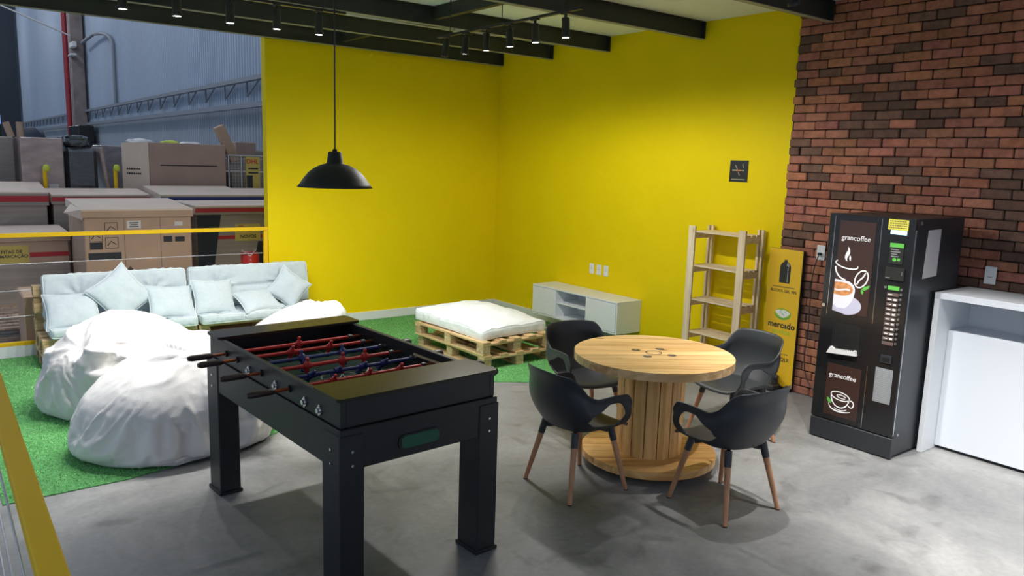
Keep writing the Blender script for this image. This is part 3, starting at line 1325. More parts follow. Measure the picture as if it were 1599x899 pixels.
make_pallet('lower wooden pallet of the stack on the grass by the white cabinet', 'pallet', (-1.615, -2.085, 0.006), math.radians(1.0), 0.90, 1.21, 5, 'pallets under the loose mattress')
make_pallet('upper wooden pallet of the stack, right under the white mattress', 'pallet', (-1.655, -2.075, 0.141), math.radians(3.0), 0.88, 1.19, 5, 'pallets under the loose mattress')
# sofa: four seat pallets, two stacked under each half (boards along x)
SOFA_Y = -0.345
for i, (xc, lab) in enumerate(((-4.81, 'left'), (-3.45, 'right'))):
    for k in range(2):
        make_pallet('%s wooden seat pallet under the %s half of the sofa' % (('lower', 'upper')[k], lab), 'pallet',
                    (xc + 0.004 * k, SOFA_Y, 0.006 + 0.136 * k), math.radians(90), 0.60, 1.34, 4, 'pallets forming the sofa')
# back rest pallets standing on edge on the seat pallets
for i, (xc, lab) in enumerate(((-4.81, 'left'), (-3.45, 'right'))):
    t = make_pallet('upright wooden pallet forming the %s half of the sofa back' % lab, 'pallet', (0, 0, 0), 0, 0.42, 1.34, 3, 'pallets forming the sofa')
    t.matrix_world = Matrix(((0, 1, 0, xc), (0, 0, -1, -0.048), (-1, 0, 0, 0.491), (0, 0, 0, 1)))


# ------------------------------------------------------------------ cushions
def rounded_box_cushion(name, W, D, T, r, bulge, tufts, seed, material, parent, nx=46, ny=34, nz=8, wr=0.006, sag=0.0, drop=None, seam_v=(), seam_u=()):
    """box cushion lying in local xy, thickness z; tufts: [(u,v)] in -1..1"""
    me_v, me_f = [], []
    m = MB()
    inner = (W / 2 - r, D / 2 - r, T / 2 - r)

    def f(u, v, w_):
        p = Vector((u * W / 2, v * D / 2, w_ * T / 2))
        q = Vector((max(-inner[0], min(inner[0], p.x)), max(-inner[1], min(inner[1], p.y)), max(-inner[2], min(inner[2], p.z))))
        d = p - q
        if d.length > 1e-9:
            d = d.normalized() * min(r, d.length if d.length < r else r)
            p = q + d
        sgn = w_
        bz = bulge * (1 - u * u) * (1 - v * v)
        p.z += bz * (sgn if sgn > 0 else 0.1 * sgn)
        for (tu, tv) in tufts:
            dx, dy = (u - tu) * W / 2, (v - tv) * D / 2
            rr = math.hypot(dx, dy)
            an = math.atan2(dy, dx)
            dep = (0.46 * T) * math.exp(-(rr / 0.10) ** 1.0)
            fold = 0.013 * math.sin(an * 8 + seed + 2 * noise.noise(Vector((dx * 9, dy * 9, seed)))) * math.exp(-((rr - 0.09) / 0.09) ** 2)
            if w_ > 0:
                p.z -= sgn * (dep + fold)
            else:
                p.z -= sgn * dep * 0.3
        if w_ > 0:
            for sv in seam_v:
                p.z -= 0.020 * math.exp(-(((v - sv) * D / 2) / 0.022) ** 2) * (1 - abs(u) ** 8)
            for su in seam_u:
                p.z -= 0.022 * math.exp(-(((u - su) * W / 2) / 0.020) ** 2)
        if abs(v) > 0.98:
            for su in seam_u:
                p.y -= math.copysign(0.014, v) * math.exp(-(((u - su) * W / 2) / 0.018) ** 2)
        nv = Vector((p.x * 6 + seed * 3.1, p.y * 6, p.z * 5))
        p.z += (wr * noise.noise(nv * 1.2) * 1.6 + wr * 0.8 * (0.3 - abs(noise.noise(nv * 2.7)))) * max(sgn, 0.1 * sgn)
        side = 1 - abs(w_)
        if abs(u) > 0.98 or abs(v) > 0.98:
            s_ = noise.noise(Vector((p.x * 24 + seed, p.y * 24, p.z * 6)))
            k = 0.014 * s_ * side
            p.x += k * (1 if u > 0 else -1) * (abs(u) > 0.98)
            p.y += k * (1 if v > 0 else -1) * (abs(v) > 0.98)
        if sag:
            p.z += sag * math.cos(u * PI / 2) * math.cos(v * PI / 2)
        if drop:
            p.z += drop(u, v)
        return p

    def grid(fn, a, b):
        vs = []
        for i in range(a + 1):
            for j in range(b + 1):
                vs.append(fn(-1 + 2 * i / a, -1 + 2 * j / b))
        fs = [(i * (b + 1) + j, (i + 1) * (b + 1) + j, (i + 1) * (b + 1) + j + 1, i * (b + 1) + j + 1) for i in range(a) for j in range(b)]
        m.add(vs, fs, 1.0, True)
    grid(lambda a, b: f(a, b, 1), nx, ny)
    grid(lambda a, b: f(a, b, -1), nx, ny)
    grid(lambda a, b: f(a, 1, b), nx, nz)
    grid(lambda a, b: f(a, -1, b), nx, nz)
    grid(lambda a, b: f(1, a, b), ny, nz)
    grid(lambda a, b: f(-1, a, b), ny, nz)
    o = m.build(name, material, parent, merge=True)
    # piping along both rims
    for w_ in (1, -1):
        pts = []
        for k in range(nx):
            pts.append(f(-1 + 2 * k / nx, -1, w_))
        for k in range(ny):
            pts.append(f(1, -1 + 2 * k / ny, w_))
        for k in range(nx):
            pts.append(f(1 - 2 * k / nx, 1, w_))
        for k in range(ny):
            pts.append(f(-1, 1 - 2 * k / ny, w_))
        pm = MB()
        pm.tube(pts, 0.0050, 6, closed=True)
        pm.build('piping', 'sofa_piping' if material == 'sofa_fabric' else material, o if parent is None else o)
    for (tu, tv) in tufts:
        c0 = f(tu, tv, 1)
        b = MB()
        b.lathe([(0.0001, 0.006), (0.008, 0.005), (0.012, 0.0)], 14, M=Matrix.Translation(c0))
        b.build('button', 'sofa_piping', o)
    return o


def pillow(label, size, T, M, seed, name='throw_pillow', material='sofa_fabric', group='throw pillows on the sofa', asp=1.0):
    m = MB()
    n = 30

    def f(u, v, w_):
        k = 0.10
        x = u * size / 2 * (1 - k * (1 - v * v) * abs(u) ** 2)
        y = v * size * asp / 2 * (1 - k * (1 - u * u) * abs(v) ** 2)
        pr = max(0.0, (1 - u ** 4) * (1 - v ** 4)) ** 0.55
        pr2 = max(0.0, (1 - u * u) * (1 - v * v)) ** 0.5
        z = w_ * T / 2 * (0.55 * pr + 0.45 * pr2)
        wv = noise.noise(Vector((x * 9 + seed * 5.3, y * 9, seed)))
        z += 0.010 * wv * pr * (1 if w_ > 0 else 0.3)
        ed = abs(u) ** 6 + abs(v) ** 6
        z += 0.006 * math.sin((u * 13 if abs(v) > abs(u) else v * 13) + seed) * min(1, ed) * pr * w_
        return Vector((x, y, z))
    for w_ in (1, -1):
        vs = [f(-1 + 2 * i / n, -1 + 2 * j / n, w_) for i in range(n + 1) for j in range(n + 1)]
        fs = [(i * (n + 1) + j, (i + 1) * (n + 1) + j, (i + 1) * (n + 1) + j + 1, i * (n + 1) + j + 1) for i in range(n) for j in range(n)]
        m.add(vs, fs, 1.0, True)
    o = m.build(name, material, None, merge=True)
    pts = [f(-1 + 2 * k / n, -1, 1) for k in range(n)] + [f(1, -1 + 2 * k / n, 1) for k in range(n)] + \
          [f(1 - 2 * k / n, 1, 1) for k in range(n)] + [f(-1, 1 - 2 * k / n, 1) for k in range(n)]
    pm = MB()
    pm.tube(pts, 0.0045, 6, closed=True)
    pm.build('piping', 'sofa_piping', o)
    o.matrix_world = M
    return tag(o, label, 'pillow', group)


ZS = 0.278
# seat cushions
for i, (xc, lab) in enumerate(((-4.775, 'left seat cushion of the pallet sofa, pale blue grey and tufted'),
                               (-3.47, 'right seat cushion of the pallet sofa, pale blue grey and tufted'))):
    o = rounded_box_cushion('seat_cushion', 1.285, 0.50, 0.105, 0.04, 0.012, [(-.62, 0), (0.0, 0), (.62, 0)], 3 + i, 'sofa_fabric', None, nx=80, seam_u=(-0.33, 0.33))
    o.location = (xc, -0.475, ZS + 0.060)
    tag(o, lab, 'cushion', 'sofa seat cushions')
# back cushions lean against the upright pallets
for i, (xc, lab) in enumerate(((-4.775, 'left back cushion of the pallet sofa, pale blue grey and tufted'),
                               (-3.47, 'right back cushion of the pallet sofa, pale blue grey and tufted'))):
    o = rounded_box_cushion('back_cushion', 1.29, 0.44, 0.115, 0.045, 0.018, [(-.52, -0.05), (.48, -0.05)], 8 + i, 'sofa_fabric', None, nx=80, seam_v=(-0.05,))
    o.matrix_world = Matrix.Translation((xc, -0.262, 0.600)) @ Matrix.Rotation(math.radians(90 - 9), 4, 'X')
    tag(o, lab, 'cushion', 'sofa back cushions')


def PM(x, y, z, lean, spin, yaw=0):
    """upright pillow facing -y: lean back, spin in its own plane"""
    return Matrix.Translation((x, y, z)) @ Matrix.Rotation(math.radians(yaw), 4, 'Z') @ \
        Matrix.Rotation(math.radians(90 - lean), 4, 'X') @ Matrix.Rotation(math.radians(spin), 4, 'Z')


pillow('square pale blue pillow lying at the left end of the sofa', 0.46, 0.12, PM(-5.21, -0.53, 0.510, 42, 2, -4), 1, asp=0.86)
pillow('large pale blue pillow balanced on its corner, left half of the sofa', 0.45, 0.13, PM(-4.79, -0.49, 0.625, 18, 36, 6), 2)
pillow('pale blue pillow leaning under the seam of the two back cushions', 0.45, 0.12, PM(-4.35, -0.54, 0.520, 38, -6, 8), 3, asp=0.84)
pillow('square pale blue pillow leaning in the middle of the sofa, right of the seam', 0.43, 0.12, PM(-3.93, -0.51, 0.53, 26, -4, 8), 4, asp=0.88)
pillow('flat pale blue pillow lying low on the right seat cushion', 0.42, 0.11, PM(-3.49, -0.54, 0.465, 62, 6, 4), 5, asp=0.86)
pillow('pale blue pillow on its corner at the right end of the sofa', 0.36, 0.11, PM(-3.12, -0.47, 0.56, 18, 52, -12), 6)

# mattress on the loose pallet stack


def mdrop(u, v):
    return -0.012 * (abs(u) ** 3) - 0.006 * abs(v) ** 3


o = rounded_box_cushion('mattress', 0.86, 1.18, 0.112, 0.035, 0.100, [], 21, 'mattress_fabric', None, nx=36, ny=46, wr=0.014, drop=mdrop)
o.matrix_world = Matrix.Translation((-1.63, -2.00, 0.350)) @ Matrix.Rotation(math.radians(4), 4, 'Z') @ Matrix.Rotation(math.radians(1.0), 4, 'X')
tag(o, 'white bulging mattress cushion lying on the stack of two pallets', 'mattress')


# ================================================================== bean bags
def bean_bag(label, loc, dims, gather, seed, over=1.16, lean=(0.0, 0.0), taper=0.3, sub=6, frames=30, mouth=(0.6, -0.5, 0.7)):
    """fabric sack settled over its filling by a short cloth simulation, frozen as a mesh"""
    bm = bmesh.new()
    bmesh.ops.create_icosphere(bm, subdivisions=4, radius=1.0)
    for v in bm.verts:
        p = v.co.copy()
        r = 1 + 0.10 * noise.noise(p * 1.3 + Vector((seed, 0, 0)))
        h = max(0.0, (p.z + 1) / 2)
        wd = 1 + 0.08 * math.sin((1 - h) * PI) - taper * h * h
        v.co = Vector((p.x * r * dims[0] * wd + lean[0] * h * h, p.y * r * dims[1] * wd + lean[1] * h * h, 0.03 + h * 2 * dims[2]))
    me = bpy.data.meshes.new('filling')
    bm.to_mesh(me)
    bm.free()
    fill = bpy.data.objects.new('filling', me)
    me = bpy.data.meshes.new('ground')
    me.from_pydata([(-3, -3, 0), (3, -3, 0), (3, 3, 0), (-3, 3, 0)], [], [(0, 1, 2, 3)])
    grd = bpy.data.objects.new('ground', me)
    for o in (fill, grd):
        COL.objects.link(o)
        o.modifiers.new('collide', 'COLLISION')
        o.collision.thickness_outer = 0.012
        o.collision.cloth_friction = 8
    bm = bmesh.new()
    bmesh.ops.create_icosphere(bm, subdivisions=sub, radius=1.0)
    G = Vector(gather).normalized()
    for v in bm.verts:
        p = v.co.copy()
        h = (p.z + 1) / 2
        wd = 1 - taper * h * h * 0.8
        q = Vector((p.x * dims[0] * over * 1.03 * wd + lean[0] * h * h, p.y * dims[1] * over * 1.03 * wd + lean[1] * h * h,
                    (p.z + 1) * dims[2] * over + 0.03))
        th = math.acos(max(-1, min(1, p.dot(G))))
        q += G * 0.18 * math.exp(-(th / 0.35) ** 2)
        v.co = q
    me = bpy.data.meshes.new('sack')
    bm.to_mesh(me)
    bm.free()
    o = bpy.data.objects.new('sack', me)
    COL.objects.link(o)
    md = o.modifiers.new('cloth', 'CLOTH')
    st = md.settings
    st.quality = 5
    st.mass = 0.25
    st.tension_stiffness = 25
    st.compression_stiffness = 25
    st.shear_stiffness = 8
    st.bending_stiffness = 0.25
    st.air_damping = 2
    md.collision_settings.collision_quality = 3
    md.collision_settings.distance_min = 0.006
    md.collision_settings.use_self_collision = False
    md.point_cache.frame_end = frames
    for f in range(1, frames + 1):
        C.frame_set(f)
    dg = bpy.context.evaluated_depsgraph_get()
    out = bpy.data.meshes.new_from_object(o.evaluated_get(dg))
    out.name = 'bean_bag'
    for x in (o, fill, grd):
        bpy.data.objects.remove(x)
    C.frame_set(1)
    M2 = Vector(mouth).normalized()
    E1 = M2.orthogonal().normalized()
    E2 = M2.cross(E1)
    nrm = [v.normal.copy() for v in out.vertices]
    for v, nn in zip(out.vertices, nrm):
        p = v.co
        w1 = noise.noise(Vector((p.x * 4 + seed, p.y * 4, p.z * 4)))
        q = Vector((p.x * 5 + w1 * 1.5, p.y * 5 + seed, p.z * 13 + w1 * 2.5 + p.x * 3))
        c1 = max(0.0, 1 - abs(noise.noise(q)) * 5.5)
        q = Vector((p.x * 11 + p.z * 6, p.y * 11, p.z * 20 + seed))
        c2 = max(0.0, 1 - abs(noise.noise(q)) * 5.0)
        dv = Vector((p.x - lean[0] * 0.5, p.y - lean[1] * 0.5, p.z - dims[2])).normalized()
        th = math.acos(max(-1, min(1, dv.dot(M2))))
        ph = math.atan2(dv.dot(E2), dv.dot(E1))
        a_ = ph * 4.5 + 1.6 * w1 + 0.8 * math.sin(2 * ph + seed)
        rid = (1 - abs(math.sin(a_))) ** 2.2
        fold = 0.034 * (rid - 0.25) * math.exp(-((th - 0.62) / 0.42) ** 2) * (0.6 + 0.8 * abs(math.sin(ph * 1.3 + seed)))
        fold -= 0.05 * math.exp(-(th / 0.13) ** 2)
        v.co = p + nn * (fold + 0.0055 * c1 * (0.3 + abs(w1) * 2) + 0.0016 * c2)
    zmin = min(v.co.z for v in out.vertices)
    for v in out.vertices:
        v.co.z -= zmin
    out.materials.clear()
    out.materials.append(MATS['bean_fabric'])
    for p in out.polygons:
        p.use_smooth = True
    r = bpy.data.objects.new('bean_bag', out)
    COL.objects.link(r)
    r.location = (loc[0], loc[1], 0.008)
    return tag(r, label, 'bean bag', 'white fabric bean bags')


bean_bag('white bean bag farther back on the left, its top brightly lit', (-5.04, -2.02), (0.55, 0.46, 0.355), (-0.5, -0.9, 0.75), 4.0, 1.22, (-0.02, 0.0), 0.30, mouth=(-0.75, -0.6, 0.45))
bean_bag('large white bean bag nearest the camera, beside the foosball table', (-4.96, -3.10), (0.58, 0.48, 0.36), (0.45, -0.75, 0.75), 9.0, 1.24, (0.20, 0.06), 0.42, mouth=(0.20, -0.60, 0.62))
bean_bag('white bean bag mostly hidden behind the foosball table, in front of the sofa', (-3.42, -1.45), (0.45, 0.43, 0.265), (0.5, -0.5, 0.9), 15.0, 1.16, (0.14, 0.0), 0.40, sub=5)

# ================================================================== TV cabinet
X0, X1, Y0, Y1, Z0, Z1 = -0.374, -0.004, -1.328, -2.785, 0.182, 0.54
T = thing('wall_cabinet', 'low white wall-mounted cabinet with two doors and an open shelf', 'cabinet', (0, 0, 0))
th = 0.018
m = MB()
ym = (Y0 + Y1) / 2
xm = (X0 + X1) / 2
D = X1 - X0
m.box((xm, ym, Z1 - th / 2), (D, Y0 - Y1, th), 0.0015)
m.box((xm, ym, Z0 + th / 2), (D, Y0 - Y1, th), 0.0015)
ya, yb = Y0 - 0.415, Y1 + 0.485
for y in (Y0 - th / 2, Y1 + th / 2, ya - th / 2, yb + th / 2):
    m.box((xm + 0.001, y, (Z0 + Z1) / 2), (D - 0.002, th, Z1 - Z0 - 2 * th), 0.001)
m.box((X1 - 0.006, ym, (Z0 + Z1) / 2), (0.006, Y0 - Y1 - 2 * th, Z1 - Z0 - 2 * th))
m.build('body', 'cabinet_white', T)
m = MB()
m.box((xm + 0.01, (ya + yb) / 2, (Z0 + Z1) / 2 + 0.01), (D - 0.03, ya - yb - 2 * th - 0.002, th), 0.001)
m.build('shelf', 'cabinet_white', T)
for (a, b) in ((Y0 - th - 0.003, ya - 0.002), (yb + 0.002, Y1 + th + 0.003)):
    m = MB()
    m.box((X0 + 0.004, (a + b) / 2, (Z0 + Z1) / 2), (0.016, a - b, Z1 - Z0 - 2 * th - 0.008), 0.0015)
    m.build('door', 'cabinet_white', T)


# ------------------------------------------------------------------ outlets
def outlet(label, x, y, z, w_=0.076, h_=0.122, kind='socket', plug=False, group='white wall sockets above the cabinet'):
    t = thing('wall_socket', label, 'socket', (x, y, z), 0, group)
    m = MB()
    m.box((-0.004, 0, 0), (0.008, w_, h_), 0.003)
    m.build('cover_plate', 'outlet_white', t)
    m = MB()
    if kind == 'socket':
        for k in (-1, 0, 1):
            m.cyl((-0.0085, 0.0 + k * 0.009, 0.006 * (k == 0)), (-0.0075, k * 0.009, 0.006 * (k == 0)), 0.0035, n=8)
            m.cyl((-0.0085, k * 0.009, 0.022 + 0.006 * (k == 0)), (-0.0075, k * 0.009, 0.022 + 0.006 * (k == 0)), 0.003, n=8)
    elif kind == 'slot':
        m.box((-0.0085, 0, -0.012), (0.002, 0.030, 0.006), 0.001)
    else:
        m.box((-0.009, 0, 0), (0.003, 0.02, 0.04), 0.001)
    m.build('insert', 'print_grey', t)
    if plug:
        m = MB()
        m.box((-0.022, 0.0, -0.01), (0.03, 0.03, 0.022), 0.004)
        m.build('plug', 'black_plastic', t)
    return t


for y, lab in ((-1.965, 'left white wall socket of the three above the cabinet'),
               (-2.085, 'middle white wall socket of the three above the cabinet'),
               (-2.203, 'right white wall socket of the three above the cabinet')):
    outlet(lab, 0.0, y, 0.785)
outlet('white wall socket on the brick left of the coffee machine, with a plug', -0.026, -4.878, 1.30, 0.078, 0.13, 'slot', True, group='white sockets on the brick wall')
outlet('white wall switch plate on the brick above the white counter', -0.026, -6.235, 1.285, 0.078, 0.13, 'slot', group='white sockets on the brick wall')
# power cable hanging from the socket
pts = bez((-0.06, -4.878, 1.28), (-0.075, -4.80, 1.05), (-0.05, -4.86, 0.75), (-0.05, -4.83, 0.45), 16) + \
    bez((-0.05, -4.83, 0.45), (-0.045, -4.80, 0.2), (-0.06, -4.9, 0.03), (-0.12, -5.2, 0.012), 12)[1:] + \
    bez((-0.12, -5.2, 0.012), (-0.14, -5.3, 0.012), (-0.15, -5.35, 0.05), (-0.17, -5.45, 0.08), 6)[1:]
m = MB()
m.tube(pts, 0.0045, 8)
tag(m.build('power_cable', 'black_plastic'), 'thin black power cable hanging down the brick wall beside the banner', 'cable')

# ------------------------------------------------------------------ no smoking sign
S = thing('no_smoking_sign', 'small black no smoking sign on the yellow wall', 'sign', (0, 0, 0))
m = MB()
m.box((-0.003, -3.935, 1.977), (0.006, 0.207, 0.203), 0.001)
m.build('plate', 'sign_black', S)
FM = face_mx(-0.0065, -3.935, 1.977)
m = MB()
m.box((-0.042, 0.008, 0), (0.060, 0.012, 0.001), M=FM)
m.build('cigarette', 'sign_pale', S)
m = MB()
m.box((0.014, 0.008, 0), (0.036, 0.012, 0.001), M=FM)
m.build('filter', 'sign_orange', S)
m = MB()
for k in (0.042, 0.056):
    m.box((k, 0.008, 0), (0.009, 0.012, 0.001), M=FM)
m.ribbon(bez((0.050, 0.030), (0.062, 0.045), (0.035, 0.050), (0.048, 0.070), 10), 0.006, 0.0005, M=FM)
m.ribbon([(-0.04, 0.058), (-0.012, 0.010)], 0.008, 0.0012, M=FM)
m.ribbon([(-0.002, -0.012), (0.014, -0.042)], 0.006, 0.0012, M=FM)
m.build('smoke', 'sign_pale', S)
m = MB()
m.ribbon([(-0.026, 0.032), (0.010, -0.030)], 0.008, 0.001, M=FM)
m.build('red_bar', 'sign_red', S)
m = MB()
x = -0.075
while x < 0.075:
    w_ = rng.uniform(0.005, 0.011)
    m.box((x + w_ / 2, -0.078, 0), (w_, 0.009, 0.0006), M=FM)
    x += w_ + 0.004
m.build('lettering', 'sign_pale', S)

# ------------------------------------------------------------------ pine shelf unit
SH = thing('shelf_unit', 'tall narrow pine shelf unit standing empty against the yellow wall', 'shelf', (0, 0, 0))
ys = (-3.69, -4.27)
for y in ys:
    m = MB()
    m.box((-0.32, y, 0.725), (0.022, 0.078, 1.44), 0.002, tr(0.06))
    m.build('upright', 'shelf_pine', SH)
    for k in (-1, 1):
        m = MB()
        m.box((-0.040, y + k * 0.022, 0.725), (0.030, 0.024, 1.44), 0.002, tr(0.08))
        m.build('upright', 'shelf_pine', SH)
for z_ in (1.385, 1.055, 0.725, 0.40, 0.08):
    for s_ in (-1, 1):
        m = MB()
        yy = ys[0] + 0.006 - 0.02 if s_ > 0 else ys[1] - 0.006 + 0.02
        m.box((-0.183, yy + s_ * 0.0, z_ - 0.034), (0.252, 0.018, 0.058), 0.002, tr(0.08))
        m.build('side_rail', 'shelf_pine_y', SH)
    sh = MB()
    for k in range(4):
        sh.box((-0.285 + k * 0.074, -3.98, z_ + 0.004), (0.056, 0.56, 0.016), 0.002, tr(0.08))
    sh.build('shelf', 'shelf_pine_y', SH)

# ------------------------------------------------------------------ banner
BN = thing('standing_banner', 'tall yellow display board standing at the corner of the brick wall', 'banner', (0, 0, 0))
m = MB()
m.box((-0.045, -4.565, 0.665), (0.028, 0.345, 1.265), 0.002)
m.build('side_panel', 'banner_edge', BN)
m = MB()
m.box((-0.0605, -4.562, 0.667), (0.003, 0.338, 1.26), 0.0005)
m.build('board', 'banner_yellow', BN)
FM = face_mx(-0.0625, -4.565, 0)
m = MB()
pts = [(-0.052, 0.99), (0.055, 0.99), (0.058, 1.12)] + ell(0.003, 1.125, 0.055, 0.062, 0, 180, 14) + [(-0.052, 1.12)]
m.prism(pts, 0, 0.001, M=FM)
m.box((0.003, 1.193, 0.0005), (0.03, 0.018, 0.001), M=FM)
m.build('bottle_print', 'banner_edge', BN)
m = MB()
m.prism([(0.012, 1.15), (0.04, 1.135), (0.04, 1.165), (0.02, 1.18)], 0.001, 0.0015, M=FM)
m.ribbon([(0.03, 1.13), (0.03, 1.0)], 0.008, 0.0014, M=FM)
m.build('bottle_highlight', 'print_grey', BN)
text('lettering', 'ÁLCOOL GEL 70%', 0.034, FM @ Matrix.Translation((0.0, 0.915, 0)), 'banner_edge', BN, bold=0.0006)
m = MB()
x = -0.11
while x < 0.11:
    w_ = rng.uniform(0.004, 0.010)
    m.box((x + w_ / 2, 0.952, 0), (w_, 0.009, 0.0006), M=FM)
    x += w_ + 0.003
m.build('small_print', 'label_brown', BN)
m = MB()
m.prism(ell(0.015, 0.705, 0.082, 0.052)[:-1], 0, 0.0008, M=FM)
m.build('logo_oval', 'print_green', BN)
m = MB()
m.prism(ell(0.015, 0.712, 0.074, 0.043)[:-1], 0.0008, 0.0012, M=FM)
m.build('logo_rim', 'print_lime', BN)
m = MB()
hand = [(-0.062, 0.728), (-0.03, 0.742), (0.0, 0.738), (0.02, 0.746), (0.06, 0.738), (0.088, 0.722), (0.078, 0.705), (0.058, 0.690),
        (0.035, 0.676), (0.012, 0.672), (-0.012, 0.682), (-0.035, 0.698), (-0.058, 0.712)]
m.prism(hand, 0.0012, 0.0017, M=FM)
m.build('handshake_print', 'print_white', BN)
m = MB()
for a, b in (((-0.01, 0.722), (0.03, 0.700)), ((0.0, 0.712), (0.035, 0.690)), ((0.0, 0.738), (-0.018, 0.718)), ((0.03, 0.735), (0.055, 0.715))):
    m.ribbon([a, b], 0.0035, 0.0019, M=FM)
m.build('handshake_lines', 'print_green', BN)
text('lettering', 'mercado', 0.078, FM @ Matrix.Translation((0.010, 0.600, 0)), 'banner_edge', BN, bold=0.0022)
text('lettering', 'envios', 0.072, FM @ Matrix.Translation((0.012, 0.540, 0)), 'print_lime', BN, bold=0.0012)
text('lettering', 'AQUI', 0.050, FM @ Matrix.Translation((0.055, 0.285, 0)), 'banner_edge', BN, bold=0.0010)
m = MB()
for k in (0.02, 0.045, 0.07, 0.09):
    m.box((k, 0.335, 0), (0.016, 0.010, 0.0006), M=FM)
m.build('small_print', 'label_brown', BN)
for k, yy in enumerate((-4.44, -4.70)):
    m = MB()
    for xx in (-0.09, -0.03):
        m.cyl((xx, yy - 0.018, 0.026), (xx, yy + 0.018, 0.026), 0.026, n=18)
    m.box((-0.055, yy, 0.050), (0.09, 0.03, 0.018), 0.003)
    m.build('caster', 'black_plastic', BN)
# foot pedal unit standing in front of the board
m = MB()
m.box((-0.13, -4.585, 0.035), (0.13, 0.09, 0.05), 0.012)
m.box((-0.105, -4.585, 0.10), (0.045, 0.06, 0.09), 0.010)
m.cyl((-0.13, -4.63, 0.13), (-0.13, -4.545, 0.13), 0.022, n=14)
tag(m.build('pedal_base', 'black_plastic'), 'small black foot pedal unit at the bottom of the yellow display board', 'pedal')

# ================================================================== coffee vending machine
VX0, VX1, VY0, VY1, VH = -0.928, -0.19, -5.458, -6.080, 1.70
V = thing('coffee_machine', 'tall black coffee vending machine against the brick wall', 'vending machine', (0, 0, 0))
m = MB()
m.box(((VX0 + 0.035 + VX1) / 2, (VY0 + VY1) / 2, VH / 2 + 0.01), (VX1 - VX0 - 0.035, VY0 - VY1, VH - 0.02), 0.004)
m.build('cabinet_body', 'machine_side', V)
m = MB()
m.box((VX0 + 0.017, (VY0 + VY1) / 2, (0.163 + VH) / 2), (0.032, VY0 - VY1 + 0.004, VH - 0.163), 0.004)
dr = m.build('front_door', 'machine_black', V)
m = MB()
m.box((VX0 + 0.019, (VY0 + VY1) / 2, 0.082), (0.036, VY0 - VY1 + 0.008, 0.150), 0.006)
m.build('plinth', 'machine_side', V)
VM = face_mx(VX0 - 0.0005, 0, 0)   # picture x = -world y


def vx(y):
    return -y


def vbox(name, y0, y1, z0, z1, material, parent, d=0.001, z=0.0):
    m = MB()
    m.box(((-y0 - y1) / 2, (z0 + z1) / 2, z + d / 2), (abs(y1 - y0), abs(z1 - z0), d), min(0.0008, d / 3), M=VM)
    return m.build(name, material, parent)


up = vbox('advert_panel', -5.545, -5.815, 0.985, 1.655, 'print_brown', dr, 0.0012)
m = MB()
m.ribbon([(5.505, 1.685), (5.505, 0.955)], 0.0035, 0.0008, M=VM)
m.ribbon([(5.852, 1.685), (5.858, 0.945)], 0.0035, 0.0008, M=VM)
m.build('panel_seam', 'chrome', dr)


def logo(cx, cz, size, parent):
    text('lettering', 'grancoffee', size, VM @ Matrix.Translation((cx, cz, 0.0016)), 'print_white', parent, bold=0.0, sx=1.0)
    m = MB()
    m.ribbon(ell(cx - 0.005, cz, size * 0.62, size * 0.62), 0.0016, 0.0012, True, M=VM)
    m.build('logo_ring', 'print_grey', parent)


logo(5.675, 1.533, 0.052, up)
# printed line cup, bean and steam
m = MB()
zt = 0.0018
m.ribbon(ell(5.625, 1.338, 0.086, 0.026, 150, 375, 30, -8), 0.009, zt, M=VM)
m.ribbon(bez((5.541, 1.318), (5.545, 1.265), (5.58, 1.232), (5.628, 1.226), 16), 0.011, zt, M=VM)
st = bez((5.622, 1.468), (5.655, 1.43), (5.590, 1.395), (5.628, 1.362), 16)
m.ribbon(st, [0.002 + 0.024 * math.sin(k / 16 * PI) for k in range(17)], zt, M=VM)
st = bez((5.640, 1.408), (5.652, 1.395), (5.640, 1.38), (5.652, 1.368), 8)
m.ribbon(st, [0.002 + 0.012 * math.sin(k / 8 * PI) for k in range(9)], zt, M=VM)
m.ribbon(ell(5.745, 1.248, 0.043, 0.066, 0, 360, 36, -25), 0.009, zt, True, M=VM)
m.ribbon(bez((5.715, 1.205), (5.735, 1.262), (5.752, 1.238), (5.772, 1.296), 12), 0.010, zt, M=VM)
m.build('line_cup_print', 'print_white', up)
m = MB()
m.prism([(5.752, 1.172), (5.772, 1.197), (5.812, 1.212), (5.802, 1.185), (5.775, 1.168)], 0.0012, 0.002, M=VM)
m.prism([(5.748, 1.172), (5.770, 1.160), (5.765, 1.138), (5.752, 1.150)], 0.0012, 0.002, M=VM)
m.build('leaf_print', 'print_green', up)
# photographed cup on saucer
m = MB()
m.prism([(5.547, 0.992), (5.547, 1.06)] + ell(5.64, 1.045, 0.125, 0.072, 95, -85, 24) + [(5.60, 0.985)], 0.0012, 0.0017, M=VM)
m.build('saucer_print', 'cup_shade', up)
m = MB()
pts = [(5.547, 1.225)] + ell(5.607, 1.158, 0.100, 0.070, 60, 0, 8) + bez((5.707, 1.158), (5.705, 1.09), (5.68, 1.045), (5.64, 1.018), 10) + \
    [(5.58, 1.015), (5.547, 1.04)]
m.prism(pts, 0.0018, 0.0023, M=VM)
m.build('cup_print', 'cup_white', up)
m = MB()
m.prism([(5.547, 1.205)] + ell(5.600, 1.158, 0.092, 0.050, 90, -90, 20) + [(5.547, 1.115)], 0.0024, 0.0028, M=VM)
m.build('coffee_print', 'coffee', up)
m = MB()
m.ribbon(bez((5.55, 1.15), (5.60, 1.135), (5.62, 1.17), (5.67, 1.155), 12), 0.012, 0.003, M=VM)
m.build('milk_print', 'cup_white', up)
